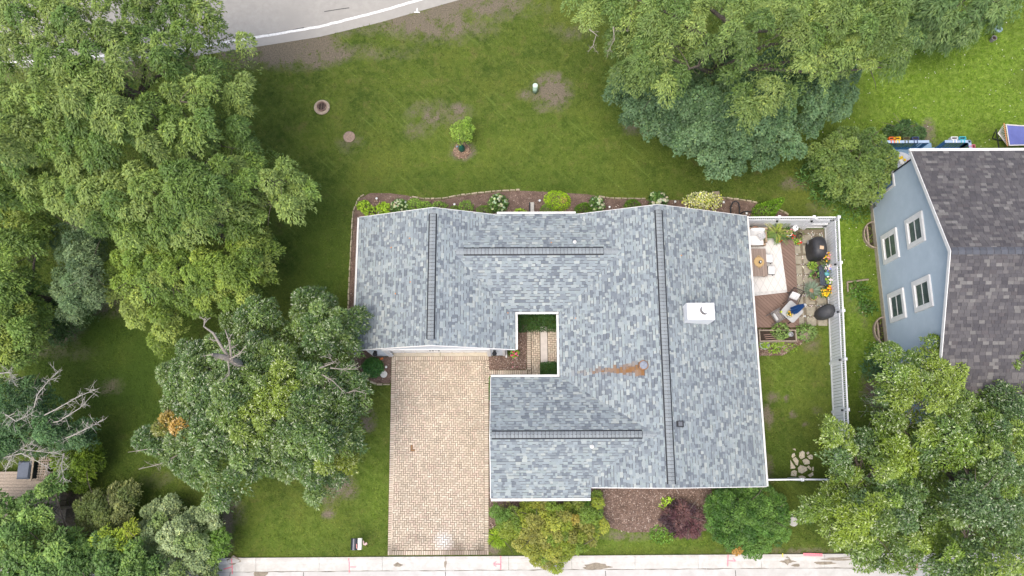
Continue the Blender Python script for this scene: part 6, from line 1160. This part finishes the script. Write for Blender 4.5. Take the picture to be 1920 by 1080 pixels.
tree('locust_tree', 'bright locust with rounded leaflets in the south-west corner', 'tree', [(-60, 950), (0, 915), (30, 930), (50, 915), (85, 905), (100, 885), (108, 930), (95, 960), (105, 990), (150, 1010), (200, 1005), (255, 1020), (285, 1050), (290, 1150), (-60, 1150)], 5, 3.0, LOC, 49, 1600, (.13, .07, dict(droop=.1)), m_leaf, limbs=8, tr=.12, Rt=.34, jag=.8, dome=1.1, under=.3, gap=.28, soft=1.4, lump=.7)
tree('juniper', 'feathery olive juniper with upright tips behind the pale shrub', 'tree', [(135, 945), (175, 920), (205, 935), (205, 900), (222, 920), (240, 898), (258, 905), (250, 940), (245, 985), (200, 1000), (150, 990)], 2.6, 1.2, [(.13, .17, .05), (.17, .20, .07), (.10, .14, .04)], 50, 2000, (.13, .045, dict(droop=-.3)), limbs=3, tr=.08, Rt=.26, gap=.3, soft=.6, lump=.4)
tree('forsythia', 'yellow-green sprays in the middle of the south-west thicket', 'shrub', [(165, 1015), (185, 990), (220, 988), (250, 975), (245, 1000), (230, 1030), (195, 1030)], 3.6, 3.0, [(.20, .28, .025), (.26, .33, .03)], 51, 1500, (.12, .05, {}), limbs=2, tr=.05, Rt=.25, soft=.4, lump=.2)
tree('dogwood_shrub', 'pale grey-green clumped shrub at the south-west end of the kerb', 'shrub', [(255, 985), (265, 950), (310, 932), (330, 945), (360, 950), (400, 955), (418, 990), (415, 1030), (400, 1065), (385, 1150), (270, 1150), (262, 1050)], 3.2, 1.6, [(.21, .28, .125), (.27, .34, .17), (.15, .22, .07)], 52, 1900, (.11, .065, dict(droop=.05)), m_leaf, limbs=6, tr=.09, Rt=.32, dome=1.4, nrnd=.25, jag=.3, under=.2, gap=.34, soft=.9, lump=.55, lsc=.8, patches=[(405, 1020, 28, (.10, .19, .025)), (395, 1060, 20, (.12, .22, .02))])
PEAR = [(.088, .15, .036), (.118, .185, .045), (.068, .122, .03)]
pr = tree('pear_tree', 'glossy-leaved tree with a broken grey crown between west lawn and garage', 'tree', [(545, 600), (552, 560), (562, 528), (575, 540), (590, 545), (605, 540), (622, 565), (650, 565), (672, 578), (682, 585), (668, 600), (665, 620), (672, 650), (648, 668), (650, 690), (680, 715), (688, 735), (672, 770), (668, 800), (672, 840), (655, 860), (655, 890), (630, 905), (600, 930), (585, 945), (572, 925), (560, 890), (530, 885), (505, 875), (480, 890), (450, 925), (425, 940), (395, 955), (360, 905), (330, 880), (300, 850), (270, 835), (235, 845), (255, 820), (300, 795), (318, 770), (300, 750), (300, 690), (318, 660), (345, 640), (400, 620), (440, 580), (470, 560), (500, 560), (515, 590)], 9, 4.6, PEAR, 53, 2100, (.135, .052, dict(droop=-.05)), m_gloss, limbs=18, tr=.24, Rt=.38, gap=.36, soft=1.7, lump=1.0, dome=1.5, jag=.8, under=.22, nrnd=.36, edge=.3, patches=[(325, 800, 18, (.42, .25, .05)), (300, 790, 14, (.38, .28, .05)), (505, 695, 40, (.19, .26, .04)), (520, 740, 50, (.18, .25, .03)), (625, 855, 26, (.30, .34, .025)), (465, 790, 40, (.19, .26, .035))])
mb = MB(); mb.tube([G3(452, 690, 6.5), G3(447, 682, 8.0), G3(430, 672, 8.9), G3(412, 668, 9.4), G3(398, 665, 9.6)], [.17, .16, .13, .1, .07], 9); mb.build('broken_trunk', m_dead, pr, smooth=True)
for p, r in (([(430, 672, 8.9), (415, 650, 9.4), (400, 625, 9.8), (382, 612, 10), (386, 598, 10.2)], .07), ([(434, 674, 8.9), (430, 640, 9.4), (422, 618, 9.8)], .055), ([(428, 672, 9), (410, 666, 9.3), (392, 664, 9.4)], .05), ([(430, 674, 9), (448, 664, 9.5), (462, 648, 9.8)], .04), ([(428, 676, 8.9), (430, 700, 9.2), (420, 712, 9.2)], .035), ([(432, 676, 8.9), (448, 686, 9.2)], .03)): deadbranch(pr, p, r, 5, .35)
for p in ([(620, 690, 7), (640, 692, 7.4), (672, 692, 7.6)], [(600, 700, 7), (625, 715, 7.4), (645, 735, 7.5)], [(640, 740, 6), (665, 732, 6.4), (688, 738, 6.6)], [(330, 830, 5.6), (290, 840, 5.9), (240, 848, 6)], [(340, 850, 5.5), (300, 870, 5.8), (260, 880, 5.9)], [(600, 690, 7.6), (625, 680, 8), (620, 672, 8.1)]): deadbranch(pr, p, .03, 9, .4)
DKM = [(.085, .155, .065), (.105, .18, .08), (.07, .13, .055)]
tree('norway_maple', 'dark green maple with rounded clumps behind the house', 'tree', [(1128, 155), (1150, 140), (1200, 120), (1300, 90), (1450, 80), (1600, 90), (1625, 130), (1605, 165), (1605, 195), (1580, 215), (1558, 240), (1528, 262), (1512, 275), (1508, 300), (1485, 302), (1462, 296), (1440, 305), (1415, 298), (1395, 312), (1370, 318), (1345, 332), (1325, 310), (1310, 285), (1275, 275), (1245, 268), (1220, 245), (1180, 235), (1155, 215), (1160, 195), (1132, 175)], 8.2, 3.6, DKM, 54, 1900, (.12, .085, dict(droop=.05)), limbs=8, tr=.28, Rt=.36, gap=.22, soft=1.6, lump=.8, lsc=1.3, dome=1.8, jag=.3, under=.22, nrnd=.18)
LCS = [(.115, .18, .045), (.145, .215, .055), (.17, .235, .06), (.09, .15, .035)]
tree('honey_locust', 'tall airy honey locust spreading over the dark maple', 'tree', [(1062, -90), (1070, 20), (1082, 45), (1108, 62), (1120, 40), (1150, 45), (1142, 80), (1148, 115), (1140, 135), (1175, 165), (1225, 170), (1240, 195), (1268, 185), (1285, 155), (1300, 115), (1330, 135), (1355, 150), (1385, 195), (1400, 215), (1430, 222), (1455, 200), (1475, 195), (1500, 175), (1540, 165), (1580, 160), (1600, 135), (1650, 150), (1680, 135), (1710, 120), (1730, 95), (1735, 60), (1720, 30), (1735, -90)], 13, 8.5, LCS, 55, 1750, (.14, .046, dict(droop=.5)), limbs=14, tr=.3, Rt=.44, gap=.33, soft=2.0, lump=1.4, dome=1.5, jag=.75, under=.2, nrnd=.25)
tree('willow', 'drooping fine-leaved tree at the north-east corner of the lawn', 'tree', [(1700, -90), (1950, -90), (1925, 10), (1900, 20), (1880, 45), (1840, 60), (1815, 75), (1790, 85), (1760, 78), (1735, 90), (1705, 70)], 6, 2.5, [(.11, .18, .06), (.14, .215, .07), (.09, .155, .05)], 56, 1500, (.22, .04, dict(droop=.9)), limbs=6, tr=.15, Rt=.4, gap=.32, soft=1.2, lump=.6)
for p in ([(1105, 55, 9), (1118, 65, 9), (1112, 85, 8.8), (1108, 92, 8.7)], [(1150, 50, 9), (1152, 75, 8.8), (1140, 95, 8.5)], [(1185, 20, 9.4), (1180, 40, 9), (1176, 60, 8.8)]): deadbranch([o for o in bpy.data.objects if o.name.startswith('honey_locust')][0], p, .025, 10, .4)
SIL = [(.125, .20, .03), (.165, .24, .04), (.095, .16, .03), (.08, .14, .04)]
tree('silver_maple', 'leafy tree covering the south end of the white fence', 'tree', [(1540, 790), (1558, 778), (1572, 800), (1600, 815), (1640, 800), (1690, 790), (1740, 830), (1760, 900), (1765, 980), (1740, 1040), (1700, 1075), (1645, 1068), (1612, 1062), (1600, 1045), (1590, 1025), (1560, 1020), (1540, 1000), (1535, 975), (1508, 962), (1530, 945), (1548, 928), (1568, 905), (1566, 885), (1560, 866), (1568, 850), (1552, 820)], 8, 4.2, SIL, 57, 2000, (.13, .05, dict(droop=.0)), m_gloss, limbs=16, tr=.2, Rt=.38, gap=.34, soft=1.7, lump=1.0, dome=1.5, jag=.8, under=.22, nrnd=.36, edge=.3, patches=[(1600, 970, 60, (.20, .28, .03)), (1690, 860, 40, (.19, .27, .03))])
tree('silver_maple', 'larger leafy tree in front of the blue house, at the south-east corner', 'tree', [(1640, 770), (1645, 735), (1672, 720), (1668, 690), (1665, 655), (1682, 640), (1690, 668), (1730, 670), (1745, 650), (1750, 630), (1772, 618), (1790, 630), (1800, 665), (1830, 672), (1838, 700), (1822, 720), (1850, 745), (1842, 720), (1862, 668), (1880, 690), (1912, 660), (1980, 650), (1980, 1150), (1760, 1150), (1745, 1080), (1735, 1000), (1740, 900), (1720, 840), (1680, 800), (1660, 790)], 9, 5, SIL, 58, 1900, (.13, .05, dict(droop=.0)), m_gloss, limbs=18, tr=.24, Rt=.39, gap=.37, soft=1.9, lump=1.1, dome=1.5, jag=.8, under=.22, nrnd=.36, edge=.3, patches=[(1790, 700, 60, (.21, .29, .04)), (1740, 760, 60, (.20, .27, .04)), (1870, 950, 80, (.085, .145, .045))])
# ================================================================ WEATHERED DECK AT THE WEST EDGE
wd_ = thing('deck', (-23.5, -1.2, 0), 'weathered grey wooden deck half hidden in the western thicket', 'deck')
for i in range(16):
    y = -2.6+i*.15; MB().box(-27.5, -22.0 if i > 4 else -21.4, y, y+.138, .52, .56).build('deck_board', m_wood, wd_)
sk = MB(); sk.box(-27.4, -22.1, -2.5, -.3, 0, .515); sk.build('frame', M('dark_joists', (.12, .095, .075), .9), wd_)  # one dark brown for the whole frame under the boards
for (x, y) in ((-22.05, .35), (-22.05, -.62), (-21.6, -.62), (-21.45, -1.9), (-21.45, -.9)): MB().box(x-.06, x+.06, y-.06, y+.06, 0, 1.25).build('post', m_wood, wd_)
for (a, b, c, d) in ((-22.95, -22.8, -.65, .55), (-22.95, -21.5, -.8, -.65), (-21.55, -21.35, -2.0, -.9), (-22.3, -21.35, -2.15, -2.02)): MB().box(a, b, c, d, 1.25, 1.3).build('cap_rail', m_wood, wd_)
for i in range(9): MB().box(-22.75, -22.3, -.55+i*.12, -.50+i*.12, 1.0, 1.02).build('lattice_slat', m_wood, wd_)
for i in range(5): MB().box(-22.72+i*.1, -22.68+i*.1, -.6, .55, .975, .997).build('lattice_slat', m_wood, wd_)
for i in range(5): MB().box(-21.75+i*.0, -21.6, -2.0+i*.22, -1.82+i*.22, .3, 1.2).build('side_board', m_wood, wd_)
x, y = G(46, 882, 1.3); bn_ = thing('storage_bin', (x, y, .56), 'dark blue-grey storage bin standing on the weathered deck', 'bin'); MB().ob((x, y, .95), (.55, .75, .78), 0, None, 0, -.03).build('body', M('slate_plastic', (.045, .055, .075), .45, .1, 6), bn_); MB().ob((x, y+.02, 1.38), (.62, .82, .09), 0, None, 0, .06).build('lid', M('slate_lid', (.09, .11, .15), .4, .1, 6), bn_)
tag(MB().lathe(G3(412, 1022), [(.14, -.02), (.15, .08), (.08, .14), (0, .15)], 9, None, 1, 1.4).build('boulder', m_stone, None, G3(412, 1022)), 'small pale rock next to the pale grey-green shrub', 'boulder')
